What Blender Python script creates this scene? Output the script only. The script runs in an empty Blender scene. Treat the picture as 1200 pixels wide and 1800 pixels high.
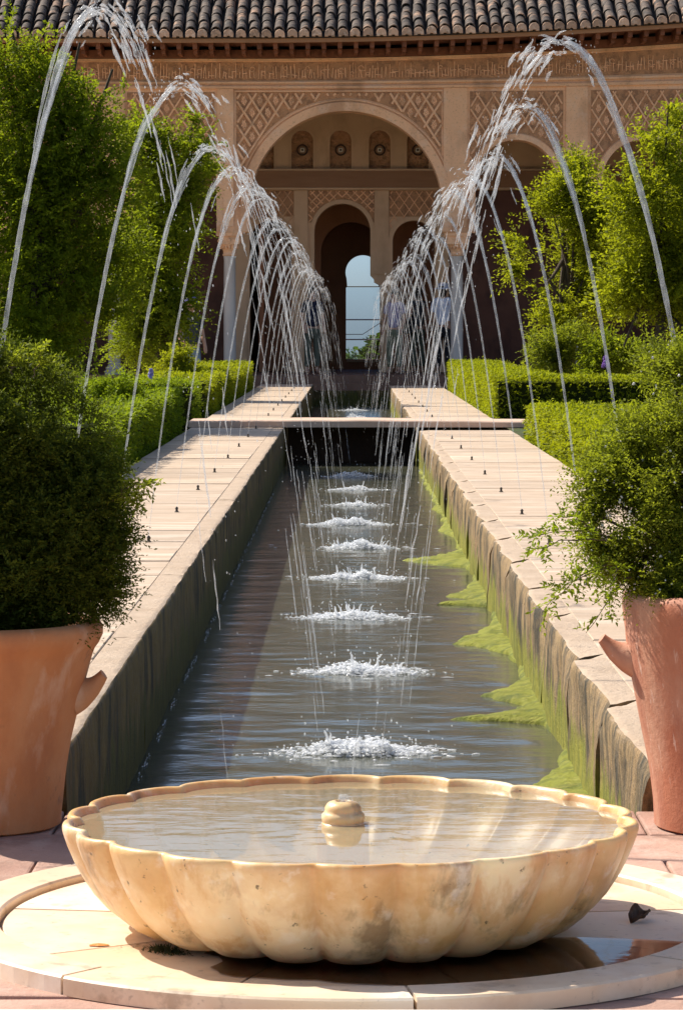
import bpy, bmesh, math, random
import numpy as np
from mathutils import Vector, Matrix, noise as mnoise

# ------------------------------------------------------------------ camera, sky, sun, exposure
scene = bpy.context.scene
R_ = math.radians
CAM_H = 1.15
cam_d = bpy.data.cameras.new('camera')
cam = bpy.data.objects.new('camera', cam_d)
scene.collection.objects.link(cam)
cam.location = (0, 0, CAM_H)
cam.rotation_euler = (math.pi / 2 - math.atan(322 / 5381), 0, math.atan(16 / 5381))
cam_d.sensor_fit = 'VERTICAL'
cam_d.sensor_height = 36
cam_d.lens = 5381 / 1800 * 36
cam_d.clip_start = 0.1
cam_d.clip_end = 20000
scene.camera = cam

SUN_EL, SUN_AZ = 46.0, -54.0            # degrees; azimuth from +Y, negative = to the left
world = bpy.data.worlds.new('World')
scene.world = world
world.use_nodes = True
wn = world.node_tree.nodes
wl = world.node_tree.links
wn.clear()
sky = wn.new('ShaderNodeTexSky')
sky.sky_type = 'NISHITA'
sky.sun_disc = False
sky.sun_elevation = R_(SUN_EL)
sky.sun_rotation = R_(SUN_AZ)
sky.altitude = 100
sky.air_density = 0.75
sky.dust_density = 1.6
sky.ozone_density = 1.2
bg = wn.new('ShaderNodeBackground')
bg.inputs['Strength'].default_value = 0.12
wo = wn.new('ShaderNodeOutputWorld')
wl.new(sky.outputs[0], bg.inputs['Color'])
wl.new(bg.outputs[0], wo.inputs['Surface'])

sun_d = bpy.data.lights.new('sun', 'SUN')
sun_d.energy = 4.9
sun_d.angle = R_(0.5)
sun_d.color = (1.0, 0.93, 0.82)
sun = bpy.data.objects.new('sun', sun_d)
scene.collection.objects.link(sun)
_sd = Vector((math.sin(R_(SUN_AZ)) * math.cos(R_(SUN_EL)), math.cos(R_(SUN_AZ)) * math.cos(R_(SUN_EL)), math.sin(R_(SUN_EL))))
sun.rotation_euler = _sd.to_track_quat('Z', 'Y').to_euler()
sun.location = (-20, 20, 30)

scene.view_settings.view_transform = 'Standard'
scene.view_settings.look = 'None'
scene.view_settings.gamma = 1
scene.view_settings.use_curve_mapping = False
scene.view_settings.exposure = 0.55
scene.render.engine = 'CYCLES'
scene.cycles.use_denoising = True
scene.cycles.transparent_max_bounces = 16
scene.cycles.max_bounces = 8
scene.cycles.caustics_reflective = False
scene.cycles.caustics_refractive = False

# ------------------------------------------------------------------ helpers
random.seed(7)
rng = np.random.default_rng(7)
COL = scene.collection
F = 5381.0

def wx(px, Y): return (px - 616) * Y / F
def wz(py, Y): return CAM_H - (py - 578) * Y / F
def depth(py, z): return F * (CAM_H - z) / (py - 578)

def tag(o, label=None, cat=None, group=None, kind=None):
    if label: o['label'] = label
    if cat: o['category'] = cat
    if group: o['group'] = group
    if kind: o['kind'] = kind
    return o

def empty(name, loc=(0, 0, 0), parent=None):
    o = bpy.data.objects.new(name, None)
    o.empty_display_size = 0.1
    COL.objects.link(o)
    o.location = loc
    if parent: o.parent = parent
    return o

def link(name, me, mat=None, parent=None, loc=None):
    o = bpy.data.objects.new(name, me)
    COL.objects.link(o)
    if mat is not None and len(me.materials) == 0: me.materials.append(mat)
    if parent: o.parent = parent
    if loc is not None: o.location = loc
    return o

def smooth(me, ang=None):
    me.polygons.foreach_set('use_smooth', [True] * len(me.polygons))
    if ang is not None:
        try: me.set_sharp_from_angle(angle=R_(ang))
        except Exception: pass

class MB:
    """collects shapes into one mesh"""
    def __init__(s): s.v = []; s.f = []
    def add(s, vs, fs):
        n = len(s.v)
        s.v.extend(vs); s.f.extend([tuple(i + n for i in f) for f in fs])
    def box(s, x0, x1, y0, y1, z0, z1):
        s.add([(x0,y0,z0),(x1,y0,z0),(x1,y1,z0),(x0,y1,z0),(x0,y0,z1),(x1,y0,z1),(x1,y1,z1),(x0,y1,z1)],
              [(0,3,2,1),(4,5,6,7),(0,1,5,4),(1,2,6,5),(2,3,7,6),(3,0,4,7)])
    def bar(s, a, b, w, t, nrm=(0,-1,0)):
        """bar from a to b, width w across, thickness t along nrm (starts at the line)"""
        a = Vector(a); b = Vector(b); n = Vector(nrm).normalized()
        d = (b - a).normalized(); c = d.cross(n).normalized() * (w / 2); n = n * t
        s.add([tuple(q) for q in (a-c, a+c, b+c, b-c, a-c*.7+n, a+c*.7+n, b+c*.7+n, b-c*.7+n)],
              [(0,1,2,3),(7,6,5,4),(0,4,5,1),(1,5,6,2),(2,6,7,3),(3,7,4,0)])
    def tube(s, pts, rad, n=8, cap=True, jitter=0.0):
        pts = [Vector(p) for p in pts]
        m = len(pts)
        if not hasattr(rad, '__len__'): rad = [rad] * m
        base = len(s.v); ref = None
        for i, p in enumerate(pts):
            t = (pts[min(i+1, m-1)] - pts[max(i-1, 0)])
            t = t.normalized() if t.length > 1e-9 else Vector((0,0,1))
            if ref is None:
                ref = Vector((1,0,0)) if abs(t.x) < .8 else Vector((0,1,0))
            u = (ref - t * ref.dot(t)).normalized(); ref = u; w = t.cross(u)
            for k in range(n):
                a = 2 * math.pi * k / n
                r = rad[i] * (1 + (random.uniform(-jitter, jitter) if jitter else 0))
                s.v.append(tuple(p + (u * math.cos(a) + w * math.sin(a)) * r))
        for i in range(m - 1):
            for k in range(n):
                a = base + i*n + k; b = base + i*n + (k+1) % n
                s.f.append((a, b, b + n, a + n))
        if cap:
            s.f.append(tuple(base + k for k in range(n))[::-1])
            s.f.append(tuple(base + (m-1)*n + k for k in range(n)))
    def lathe(s, prof, c=(0,0,0), n=24, close=True):
        base = len(s.v); m = len(prof)
        for (r, z) in prof:
            for k in range(n):
                a = 2*math.pi*k/n
                s.v.append((c[0] + r*math.cos(a), c[1] + r*math.sin(a), c[2] + z))
        for i in range(m-1):
            for k in range(n):
                a = base + i*n + k; b = base + i*n + (k+1) % n
                s.f.append((a, b, b+n, a+n))
        if close:
            if prof[0][0] > 1e-5: s.f.append(tuple(base + k for k in range(n))[::-1])
            if prof[-1][0] > 1e-5: s.f.append(tuple(base + (m-1)*n + k for k in range(n)))
    def blob(s, c, r, n=6, m=4, jit=0.0):
        c = Vector(c)
        if not hasattr(r, '__len__'): r = (r, r, r)
        base = len(s.v)
        s.v.append((c.x, c.y, c.z - r[2]))
        for i in range(1, m):
            ph = math.pi * i / m
            for k in range(n):
                a = 2*math.pi*k/n
                j = 1 + random.uniform(-jit, jit)
                s.v.append((c.x + r[0]*math.sin(ph)*math.cos(a)*j, c.y + r[1]*math.sin(ph)*math.sin(a)*j, c.z - r[2]*math.cos(ph)*j))
        s.v.append((c.x, c.y, c.z + r[2]))
        top = len(s.v) - 1
        for k in range(n):
            s.f.append((base, base+1+(k+1) % n, base+1+k))
            s.f.append((top, top-n+k, top-n+(k+1) % n))
        for i in range(m-2):
            for k in range(n):
                a = base+1+i*n+k; b = base+1+i*n+(k+1) % n
                s.f.append((a, b, b+n, a+n))
    def mesh(s, name='mesh'):
        me = bpy.data.meshes.new(name)
        me.from_pydata(s.v, [], s.f)
        me.update()
        return me
    def build(s, name, mat, parent=None, loc=None, sm=None):
        me = s.mesh(name)
        if sm is not None: smooth(me, sm)
        return link(name, me, mat, parent, loc)

def bevel_mesh(me, w, seg=1):
    bm = bmesh.new(); bm.from_mesh(me)
    bmesh.ops.bevel(bm, geom=list(bm.edges), offset=w, segments=seg, affect='EDGES', profile=.6)
    bm.to_mesh(me); bm.free(); me.update()
    return me

def arch_pts(cx, r, zs, z0, n=28, stilt=0.0, horseshoe=0.0):
    """outline of an arched opening: up the left jamb, round, down the right jamb (x,z)"""
    a0 = math.pi + horseshoe; a1 = -horseshoe
    pts = [(cx - r*math.cos(horseshoe), z0)]
    for i in range(n+1):
        a = a0 + (a1 - a0) * i / n
        pts.append((cx + r*math.cos(a), zs + r*math.sin(a)))
    pts.append((cx + r*math.cos(horseshoe), z0))
    return pts

def plate(name, outer, holes, y0, y1, mat, parent=None, warp=None):
    """flat outline in XZ with holes, extruded from y0 to y1"""
    cu = bpy.data.curves.new('tmp', 'CURVE'); cu.dimensions = '2D'; cu.fill_mode = 'BOTH'
    cu.extrude = abs(y1 - y0) / 2
    for loop in [outer] + holes:
        sp = cu.splines.new('POLY'); sp.points.add(len(loop) - 1); sp.use_cyclic_u = True
        for p, q in zip(sp.points, loop): p.co = (q[0], q[1], 0, 1)
    ob = bpy.data.objects.new('tmp', cu); COL.objects.link(ob)
    dg = bpy.context.evaluated_depsgraph_get(); dg.update()
    me = bpy.data.meshes.new_from_object(ob.evaluated_get(dg))
    bpy.data.objects.remove(ob); bpy.data.curves.remove(cu)
    ym = (y0 + y1) / 2
    for v in me.vertices:
        x, z, e = v.co.x, v.co.y, v.co.z
        if warp: z = warp(x, z)
        v.co = (x, ym - e, z)
    me.name = name
    me.materials.clear()
    me.update()
    return link(name, me, mat, parent)

def ring_band(cx, zs, r0, r1, y0, y1, a0=0.0, a1=math.pi, n=40, drop=0.0):
    """archivolt band as a mesh builder"""
    mb = MB()
    prof = []
    for i in range(n+1):
        a = a0 + (a1-a0)*i/n
        prof.append((cx, zs, math.cos(a), math.sin(a)))
    st = []
    if drop > 0: st.append((r0, r1, 1, 0, -drop))
    for (_, _, c, s_) in prof: st.append((r0, r1, c, s_, 0))
    if drop > 0: st.append((r0, r1, -1, 0, -drop))
    for (ra, rb, c, s_, dz) in st:
        mb.v += [(cx+ra*c, y0, zs+ra*s_+dz), (cx+rb*c, y0, zs+rb*s_+dz), (cx+rb*c, y1, zs+rb*s_+dz), (cx+ra*c, y1, zs+ra*s_+dz)]
    m = len(st)
    for i in range(m-1):
        a = i*4
        for k in range(4):
            b = (k+1) % 4
            mb.f.append((a+k, a+b, a+4+b, a+4+k))
    mb.f += [(0,1,2,3), ((m-1)*4+3, (m-1)*4+2, (m-1)*4+1, (m-1)*4)]
    return mb

# ------------------------------------------------------------------ materials
def nt(name):
    m = bpy.data.materials.new(name); m.use_nodes = True
    t = m.node_tree; t.nodes.clear()
    out = t.nodes.new('ShaderNodeOutputMaterial')
    return m, t, out

def N(t, typ, **kw):
    n = t.nodes.new(typ)
    for k, v in kw.items(): setattr(n, k, v)
    return n

def coords(t, stretch=(1,1,1), world=False):
    if world:
        g = N(t, 'ShaderNodeNewGeometry'); src = g.outputs['Position']
    else:
        tc = N(t, 'ShaderNodeTexCoord'); src = tc.outputs['Object']
        oi = N(t, 'ShaderNodeObjectInfo')
        mu = N(t, 'ShaderNodeMath', operation='MULTIPLY'); mu.inputs[1].default_value = 37.0
        t.links.new(oi.outputs['Random'], mu.inputs[0])
        ad = N(t, 'ShaderNodeVectorMath', operation='ADD')
        t.links.new(src, ad.inputs[0]); t.links.new(mu.outputs[0], ad.inputs[1]); src = ad.outputs[0]
    sc = N(t, 'ShaderNodeVectorMath', operation='MULTIPLY'); sc.inputs[1].default_value = stretch
    t.links.new(src, sc.inputs[0])
    return sc.outputs[0]

def noise(t, vec, scale, detail=5, rough=.6, lo=None, hi=None):
    n = N(t, 'ShaderNodeTexNoise'); n.inputs['Scale'].default_value = scale
    n.inputs['Detail'].default_value = detail; n.inputs['Roughness'].default_value = rough
    t.links.new(vec, n.inputs['Vector'])
    o = n.outputs['Fac']
    if lo is not None:
        r = N(t, 'ShaderNodeMapRange'); r.inputs[1].default_value = lo; r.inputs[2].default_value = hi
        t.links.new(o, r.inputs[0]); o = r.outputs[0]
    return o

def mixc(t, fac, a, b, mode='MIX'):
    m = N(t, 'ShaderNodeMix', data_type='RGBA', blend_type=mode)
    for s_, v in ((m.inputs[0], fac), (m.inputs[6], a), (m.inputs[7], b)):
        if isinstance(v, (int, float)): s_.default_value = v
        elif isinstance(v, tuple): s_.default_value = (*v, 1) if len(v) == 3 else v
        else: t.links.new(v, s_)
    return m.outputs[2]

def math2(t, op, a, b=None, clamp=False):
    m = N(t, 'ShaderNodeMath', operation=op); m.use_clamp = clamp
    for i, v in enumerate((a, b)):
        if v is None: continue
        if isinstance(v, (int, float)): m.inputs[i].default_value = v
        else: t.links.new(v, m.inputs[i])
    return m.outputs[0]

def stone(name, c1, c2, scale=4, rough=.8, bump=.3, bscale=40, layers=(), stretch=(1,1,1), world=False, rand=.12, spec=.3, bdist=.01, sss=0):
    """layers: (colour, scale, lo, hi, stretch, amount)"""
    m, t, out = nt(name)
    v = coords(t, stretch, world)
    col = mixc(t, noise(t, v, scale, 6, .6, .3, .7), c1, c2)
    for (lc, ls, lo, hi, lst, amt) in layers:
        lv = coords(t, lst, world)
        f = noise(t, lv, ls, 6, .62, lo, hi)
        f = math2(t, 'MULTIPLY', f, amt)
        col = mixc(t, f, col, lc)
    if rand:
        oi = N(t, 'ShaderNodeObjectInfo')
        hv = N(t, 'ShaderNodeHueSaturation')
        r = N(t, 'ShaderNodeMapRange'); r.inputs[3].default_value = 1 - rand; r.inputs[4].default_value = 1 + rand
        t.links.new(oi.outputs['Random'], r.inputs[0]); t.links.new(r.outputs[0], hv.inputs['Value'])
        t.links.new(col, hv.inputs['Color']); col = hv.outputs[0]
    p = N(t, 'ShaderNodeBsdfPrincipled')
    t.links.new(col, p.inputs['Base Color'])
    p.inputs['Roughness'].default_value = rough
    p.inputs['Specular IOR Level'].default_value = spec
    if sss:
        p.inputs['Subsurface Weight'].default_value = sss
        p.inputs['Subsurface Radius'].default_value = (.05, .03, .015)
        p.inputs['Subsurface Scale'].default_value = 1.0
    if bump:
        b = N(t, 'ShaderNodeBump'); b.inputs['Strength'].default_value = bump; b.inputs['Distance'].default_value = bdist
        t.links.new(noise(t, coords(t, stretch, world), bscale, 6, .65), b.inputs['Height'])
        t.links.new(b.outputs[0], p.inputs['Normal'])
    t.links.new(p.outputs[0], out.inputs['Surface'])
    return m

def leafmat(name, dark, light, trans=.4, rough=.62, accent=None):
    m, t, out = nt(name)
    at = N(t, 'ShaderNodeAttribute'); at.attribute_name = 'tone'
    col = mixc(t, at.outputs['Fac'], dark, light)
    v = coords(t, (1,1,1), True)
    col = mixc(t, noise(t, v, 1.6, 3, .6, .35, .65), col, mixc(t, .5, col, light))
    p = N(t, 'ShaderNodeBsdfPrincipled')
    t.links.new(col, p.inputs['Base Color']); p.inputs['Roughness'].default_value = rough
    p.inputs['Specular IOR Level'].default_value = .12
    tr = N(t, 'ShaderNodeBsdfTranslucent')
    tc = mixc(t, .6, col, (min(1, light[0]*1.7), min(1, light[1]*1.7), light[2]*.6))
    t.links.new(tc, tr.inputs['Color'])
    mx = N(t, 'ShaderNodeMixShader'); mx.inputs[0].default_value = trans
    t.links.new(p.outputs[0], mx.inputs[1]); t.links.new(tr.outputs[0], mx.inputs[2])
    t.links.new(mx.outputs[0], out.inputs['Surface'])
    return m

M = {}
LEDGE = (.43, .315, .215); LEDGE2 = (.51, .39, .28)
M['slab'] = stone('slab_stone', LEDGE, LEDGE2, 2.2, .75, .35, 30, [((.34,.25,.17), 1.3, .5, .68, (1,4,1), .5), ((.26,.20,.14), 5, .56, .68, (.5,6,1), .5), ((.66,.55,.43), 3, .5, .64, (.6,2.5,1), .55), ((.22,.17,.12), 60, .6, .7, (1,1,1), .35)], rand=.10)
M['mortar'] = stone('mortar', (.26,.20,.15), (.34,.27,.20), 8, .9, .3, 50, rand=0)
M['bridge'] = stone('bridge_stone', (.56,.37,.26), (.64,.46,.34), 2, .7, .2, 40, [((.38,.27,.19), 1.5, .52, .68, (1,1,1), .45)], rand=.05)
M['marble'] = stone('bowl_marble', (.70,.42,.16), (.80,.55,.27), 3.0, .36, .22, 70,
    [((.87,.74,.50), 2.6, .46, .60, (1,1,.8), .66), ((.52,.25,.075), 3.4, .50, .64, (1,1,1.3), .6), ((.60,.31,.09), 7, .52, .62, (2.0,2.0,.25), .55), ((.20,.10,.04), 5.0, .58, .68, (1.6,1.6,.6), .65), ((.10,.06,.03), 42, .645, .70, (1,1,1), .8), ((.92,.86,.74), 16, .56, .68, (1,1,1), .4)], rand=0, spec=.45, sss=.22, bdist=.005)
M['disc'] = stone('disc_marble', (.72,.53,.35), (.80,.64,.46), 2.4, .45, .15, 40,
    [((.46,.26,.13), 2.6, .50, .66, (1,1,1), .6), ((.88,.79,.66), 1.9, .46, .62, (1,1,1), .7), ((.30,.20,.12), 12, .58, .68, (1,1,1), .5), ((.20,.13,.08), 50, .62, .7, (1,1,1), .4)], rand=.07, spec=.45, bdist=.004)
M['white_marble'] = stone('white_marble', (.82,.78,.70), (.88,.85,.79), 3, .5, .1, 40, [((.6,.50,.38), 3, .56, .7, (1,1,1), .3)], rand=.03)
M['paver'] = stone('paver', (.42,.245,.185), (.52,.33,.25), 5, .8, .5, 60, [((.24,.14,.10), 4, .5, .66, (1,1,1), .6), ((.56,.42,.34), 9, .54, .66, (1,1,1), .5), ((.15,.10,.08), 40, .6, .7, (1,1,1), .4)], rand=.18)
M['terracotta'] = stone('terracotta', (.47,.185,.068), (.55,.235,.095), 5, .7, .25, 70, [((.60,.36,.19), 2.2, .48, .64, (1,1,.6), .55), ((.34,.12,.055), 3.4, .52, .66, (1,1,.4), .55), ((.2,.10,.06), 13, .62, .70, (1,1,1), .6), ((.66,.47,.33), 9, .55, .66, (1,1,.4), .45)], rand=.05)
M['terracotta_red'] = stone('terracotta_red', (.40,.135,.070), (.48,.195,.11), 4, .6, .3, 60, [((.62,.38,.26), 2.0, .50, .60, (1,1,.5), .65), ((.30,.08,.045), 3.0, .50, .62, (2.4,2.4,.4), .6), ((.74,.56,.46), 22, .62, .7, (3,3,.5), .5)], rand=.05)
M['soil'] = stone('soil', (.05,.035,.022), (.09,.065,.04), 20, .95, .8, 50, rand=0, bdist=.03)
M['garden'] = stone('garden_ground', (.05,.05,.02), (.09,.08,.035), 3, .95, .7, 20, [((.05,.09,.02), 1.2, .45, .6, (1,1,1), .8)], rand=0, bdist=.04, world=True)
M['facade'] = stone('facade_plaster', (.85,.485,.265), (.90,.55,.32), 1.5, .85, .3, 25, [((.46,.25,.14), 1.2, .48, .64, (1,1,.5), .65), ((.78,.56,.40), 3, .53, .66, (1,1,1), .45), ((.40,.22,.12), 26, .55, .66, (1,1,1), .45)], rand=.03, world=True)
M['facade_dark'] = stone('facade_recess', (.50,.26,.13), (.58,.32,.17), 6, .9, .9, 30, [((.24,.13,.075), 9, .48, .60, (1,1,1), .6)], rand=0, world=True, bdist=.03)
M['carving'] = stone('carved_stucco', (.85,.49,.27), (.90,.555,.33), 4, .85, .5, 40, [((.40,.23,.13), 7, .5, .64, (1,1,1), .5)], rand=.08)
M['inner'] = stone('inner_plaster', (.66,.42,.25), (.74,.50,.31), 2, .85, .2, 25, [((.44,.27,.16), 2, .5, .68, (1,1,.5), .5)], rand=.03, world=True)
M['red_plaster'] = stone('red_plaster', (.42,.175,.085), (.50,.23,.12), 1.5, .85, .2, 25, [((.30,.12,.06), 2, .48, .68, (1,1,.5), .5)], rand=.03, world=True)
M['wood'] = stone('eave_wood', (.19,.07,.035), (.26,.10,.05), 3, .7, .4, 25, [((.09,.035,.02), 5, .48, .64, (1,1,1), .5)], rand=.15)
M['beam'] = stone('beam_wood', (.33,.165,.085), (.40,.21,.11), 3, .7, .3, 25, stretch=(.4,3,3), rand=.1)
M['dark_wood'] = stone('dark_wood', (.05,.028,.018), (.08,.045,.03), 3, .7, .3, 25, rand=.1)
M['tile'] = stone('roof_tile_clay', (.070,.050,.038), (.14,.10,.074), 7, .8, .7, 22,
    [((.46,.27,.165), 2.6, .55, .64, (1,1,1), .85), ((.025,.022,.02), 8, .46, .58, (.6,3,1), .85), ((.34,.27,.20), 14, .58, .66, (1,1,1), .6)], rand=.4, bdist=.02)
M['tile_end'] = stone('roof_tile_end_clay', (.52,.32,.205), (.62,.41,.27), 6, .8, .6, 30, [((.20,.13,.09), 6, .5, .62, (1,1,1), .65), ((.74,.56,.42), 10, .54, .64, (1,1,1), .6)], rand=.25, bdist=.02)
M['roof_under'] = stone('roof_bed', (.03,.024,.02), (.05,.042,.036), 8, .9, .5, 20, rand=0)
M['column'] = stone('column_marble', (.52,.465,.41), (.60,.54,.48), 2, .4, .1, 40, [((.45,.36,.28), 3, .5, .68, (1,1,.3), .4)], rand=.04)
M['iron'] = stone('iron', (.03,.03,.035), (.05,.05,.055), 10, .45, .1, 40, rand=0, spec=.5)
M['rail'] = stone('rail_metal', (.20,.22,.25), (.26,.28,.31), 10, .4, .05, 40, rand=0, spec=.5)
M['bronze'] = stone('bronze', (.035,.025,.015), (.07,.05,.03), 20, .5, .2, 80, rand=.1, spec=.5)
M['bark'] = stone('bark', (.07,.05,.035), (.12,.09,.06), 6, .9, .9, 20, stretch=(3,3,.6), rand=.1, bdist=.03)
M['twig'] = stone('twig', (.10,.07,.035), (.14,.10,.05), 10, .8, .4, 40, rand=.1)
M['algae'] = stone('algae', (.20,.22,.018), (.32,.33,.035), 9, .75, .9, 60, [((.11,.14,.02), 5, .48, .6, (1,2,1), .75), ((.42,.39,.08), 16, .52, .64, (1,2,1), .6), ((.10,.09,.04), 50, .58, .66, (1,2,1), .5)], rand=.08, bdist=.025, stretch=(1,2,1))
M['sand'] = stone('sandy_path', (.56,.43,.29), (.64,.50,.35), 2, .9, .4, 30, [((.44,.33,.22), 1.2, .5, .66, (1,1,1), .5)], rand=0, world=True)
M['moss'] = stone('moss', (.05,.06,.02), (.09,.10,.03), 30, .9, .9, 90, rand=0, bdist=.02)
M['dry_leaf'] = stone('dry_leaf', (.07,.035,.02), (.13,.07,.035), 30, .7, .5, 80, rand=.1)
M['petal'] = stone('petal', (.60,.20,.05), (.68,.28,.08), 20, .6, .2, 60, rand=0)
M['medallion'] = stone('medallion_white', (.70,.60,.48), (.76,.66,.54), 10, .8, .2, 40, rand=0)
M['terrain'] = stone('valley', (.14,.15,.07), (.22,.20,.10), .02, .95, .3, .3, rand=0, world=True)

def channel_wall_mat(name, tan1, tan2, streak, moss1, moss2, mossz, dark):
    m, t, out = nt(name)
    v = coords(t, (1,1,1), True)
    vs = coords(t, (2.6,2.6,.9), True)
    vf = coords(t, (8,8,2.0), True)
    col = mixc(t, noise(t, v, 5, 6, .6, .3, .7), tan1, tan2)
    col = mixc(t, math2(t, 'MULTIPLY', noise(t, v, 34, 4, .6, .52, .62), .5), col, (.16,.12,.08))
    col = mixc(t, math2(t, 'MULTIPLY', noise(t, vs, 1.9, 7, .72, .47, .60), dark), col, streak)
    col = mixc(t, math2(t, 'MULTIPLY', noise(t, vf, 1.6, 7, .75, .52, .62), .6*dark), col, (.03,.033,.03))
    g = N(t, 'ShaderNodeNewGeometry'); sx = N(t, 'ShaderNodeSeparateXYZ'); t.links.new(g.outputs['Position'], sx.inputs[0])
    mz = N(t, 'ShaderNodeMapRange'); mz.inputs[1].default_value = .13; mz.inputs[2].default_value = -.27; mz.inputs[3].default_value = -.25; mz.inputs[4].default_value = .5
    t.links.new(sx.outputs[2], mz.inputs[0])
    a = math2(t, 'ADD', noise(t, vs, 2.2, 5, .6), mz.outputs[0])
    a = math2(t, 'ADD', a, math2(t, 'MULTIPLY', noise(t, vf, 2.0, 4, .6), .3))
    mr = N(t, 'ShaderNodeMapRange'); mr.inputs[1].default_value = mossz; mr.inputs[2].default_value = mossz + .16
    t.links.new(a, mr.inputs[0])
    mc = mixc(t, noise(t, vf, 2.6, 5, .6, .35, .65), moss1, moss2)
    side = math2(t, 'MULTIPLY', mr.outputs[0], .95)
    col = mixc(t, side, col, mc)
    # top face keeps the walked-on stone colour
    sn = N(t, 'ShaderNodeSeparateXYZ'); t.links.new(g.outputs['True Normal'], sn.inputs[0])
    up = N(t, 'ShaderNodeMapRange'); up.inputs[1].default_value = .62; up.inputs[2].default_value = .86
    t.links.new(sn.outputs[2], up.inputs[0])
    zt = N(t, 'ShaderNodeMapRange'); zt.inputs[1].default_value = .07; zt.inputs[2].default_value = .095
    t.links.new(sx.outputs[2], zt.inputs[0])
    upz = math2(t, 'MULTIPLY', up.outputs[0], zt.outputs[0])
    top = mixc(t, noise(t, v, 6, 5, .6, .3, .7), LEDGE, LEDGE2)
    top = mixc(t, math2(t, 'MULTIPLY', noise(t, v, 9, 5, .6, .6, .75), .5), top, (.36,.29,.2))
    col = mixc(t, upz, col, top)
    p = N(t, 'ShaderNodeBsdfPrincipled'); p.inputs['Roughness'].default_value = .8; p.inputs['Specular IOR Level'].default_value = .35
    t.links.new(col, p.inputs['Base Color'])
    b = N(t, 'ShaderNodeBump'); b.inputs['Strength'].default_value = .8; b.inputs['Distance'].default_value = .012
    hh = math2(t, 'ADD', noise(t, v, 45, 6, .7), noise(t, vf, 3, 5, .6))
    t.links.new(hh, b.inputs['Height']); t.links.new(b.outputs[0], p.inputs['Normal'])
    t.links.new(p.outputs[0], out.inputs['Surface'])
    return m
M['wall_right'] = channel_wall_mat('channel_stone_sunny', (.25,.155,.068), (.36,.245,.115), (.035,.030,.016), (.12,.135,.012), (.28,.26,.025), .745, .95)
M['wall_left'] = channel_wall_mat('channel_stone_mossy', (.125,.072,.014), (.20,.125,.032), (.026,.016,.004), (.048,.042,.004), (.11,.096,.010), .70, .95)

def water_mat():
    m, t, out = nt('channel_water')
    v = coords(t, (1, 1, 1), True)
    vr = coords(t, (.8, 1.25, 1), True)
    p = N(t, 'ShaderNodeBsdfPrincipled')
    col = mixc(t, noise(t, v, 1.1, 4, .6, .35, .65), (.052,.056,.038), (.078,.079,.050))
    t.links.new(col, p.inputs['Base Color'])
    p.inputs['Roughness'].default_value = .14
    p.inputs['Specular Tint'].default_value = (1.0, .93, .82, 1)
    p.inputs['IOR'].default_value = 1.33
    p.inputs['Specular IOR Level'].default_value = .5
    h = math2(t, 'ADD', noise(t, vr, 6, 3, .5), math2(t, 'MULTIPLY', noise(t, vr, 24, 2, .5), .16))
    b = N(t, 'ShaderNodeBump'); b.inputs['Strength'].default_value = .42; b.inputs['Distance'].default_value = .008
    t.links.new(h, b.inputs['Height']); t.links.new(b.outputs[0], p.inputs['Normal'])
    t.links.new(p.outputs[0], out.inputs['Surface'])
    return m
M['water'] = water_mat()

def clear_water(name, tint, bscale, bstr, bdist, stretch=(1,1,1), murk=None, murkc=(.5,.45,.3)):
    m, t, out = nt(name)
    fr = N(t, 'ShaderNodeFresnel'); fr.inputs['IOR'].default_value = 1.33
    tr = N(t, 'ShaderNodeBsdfTransparent'); tr.inputs['Color'].default_value = (*tint, 1)
    gl = N(t, 'ShaderNodeBsdfGlossy'); gl.inputs['Roughness'].default_value = .04
    b = N(t, 'ShaderNodeBump'); b.inputs['Strength'].default_value = bstr; b.inputs['Distance'].default_value = bdist
    t.links.new(noise(t, coords(t, stretch, True), bscale, 4, .55), b.inputs['Height'])
    t.links.new(b.outputs[0], fr.inputs['Normal']); t.links.new(b.outputs[0], gl.inputs['Normal'])
    under = tr.outputs[0]
    if murk:
        df = N(t, 'ShaderNodeBsdfDiffuse'); df.inputs['Color'].default_value = (*murkc, 1)
        mm = N(t, 'ShaderNodeMixShader'); mm.inputs[0].default_value = murk
        t.links.new(tr.outputs[0], mm.inputs[1]); t.links.new(df.outputs[0], mm.inputs[2]); under = mm.outputs[0]
    mx = N(t, 'ShaderNodeMixShader')
    t.links.new(fr.outputs[0], mx.inputs[0]); t.links.new(under, mx.inputs[1]); t.links.new(gl.outputs[0], mx.inputs[2])
    t.links.new(mx.outputs[0], out.inputs['Surface'])
    return m
M['bowl_water'] = clear_water('bowl_water', (.95,.92,.83), 5, .16, .006, (.7,1.6,1), .40, (.60,.52,.33))
M['puddle'] = clear_water('puddle_water', (.46,.36,.28), 14, .15, .003)  # water tint darkened so the bowl's shadow reads deeper
M['glass'] = clear_water('pane_glass', (.74,.86,1.0), 3, 0, .001)  # added blue tint giving the sky its colour
M['glass_low'] = clear_water('pane_glass_low', (.68,.82,.98), 3, 0, .001)  # added tint for the hazy distance
M['dado'] = stone('dark_dado', (.105,.042,.026), (.15,.062,.038), 3, .7, .3, 20, [((.05,.02,.014), 2, .48, .62, (1,1,.5), .6)], rand=.05, world=True)
M['brick_floor'] = stone('brick_floor', (.16,.085,.055), (.22,.12,.08), 4, .8, .4, 30, rand=.05)

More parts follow.
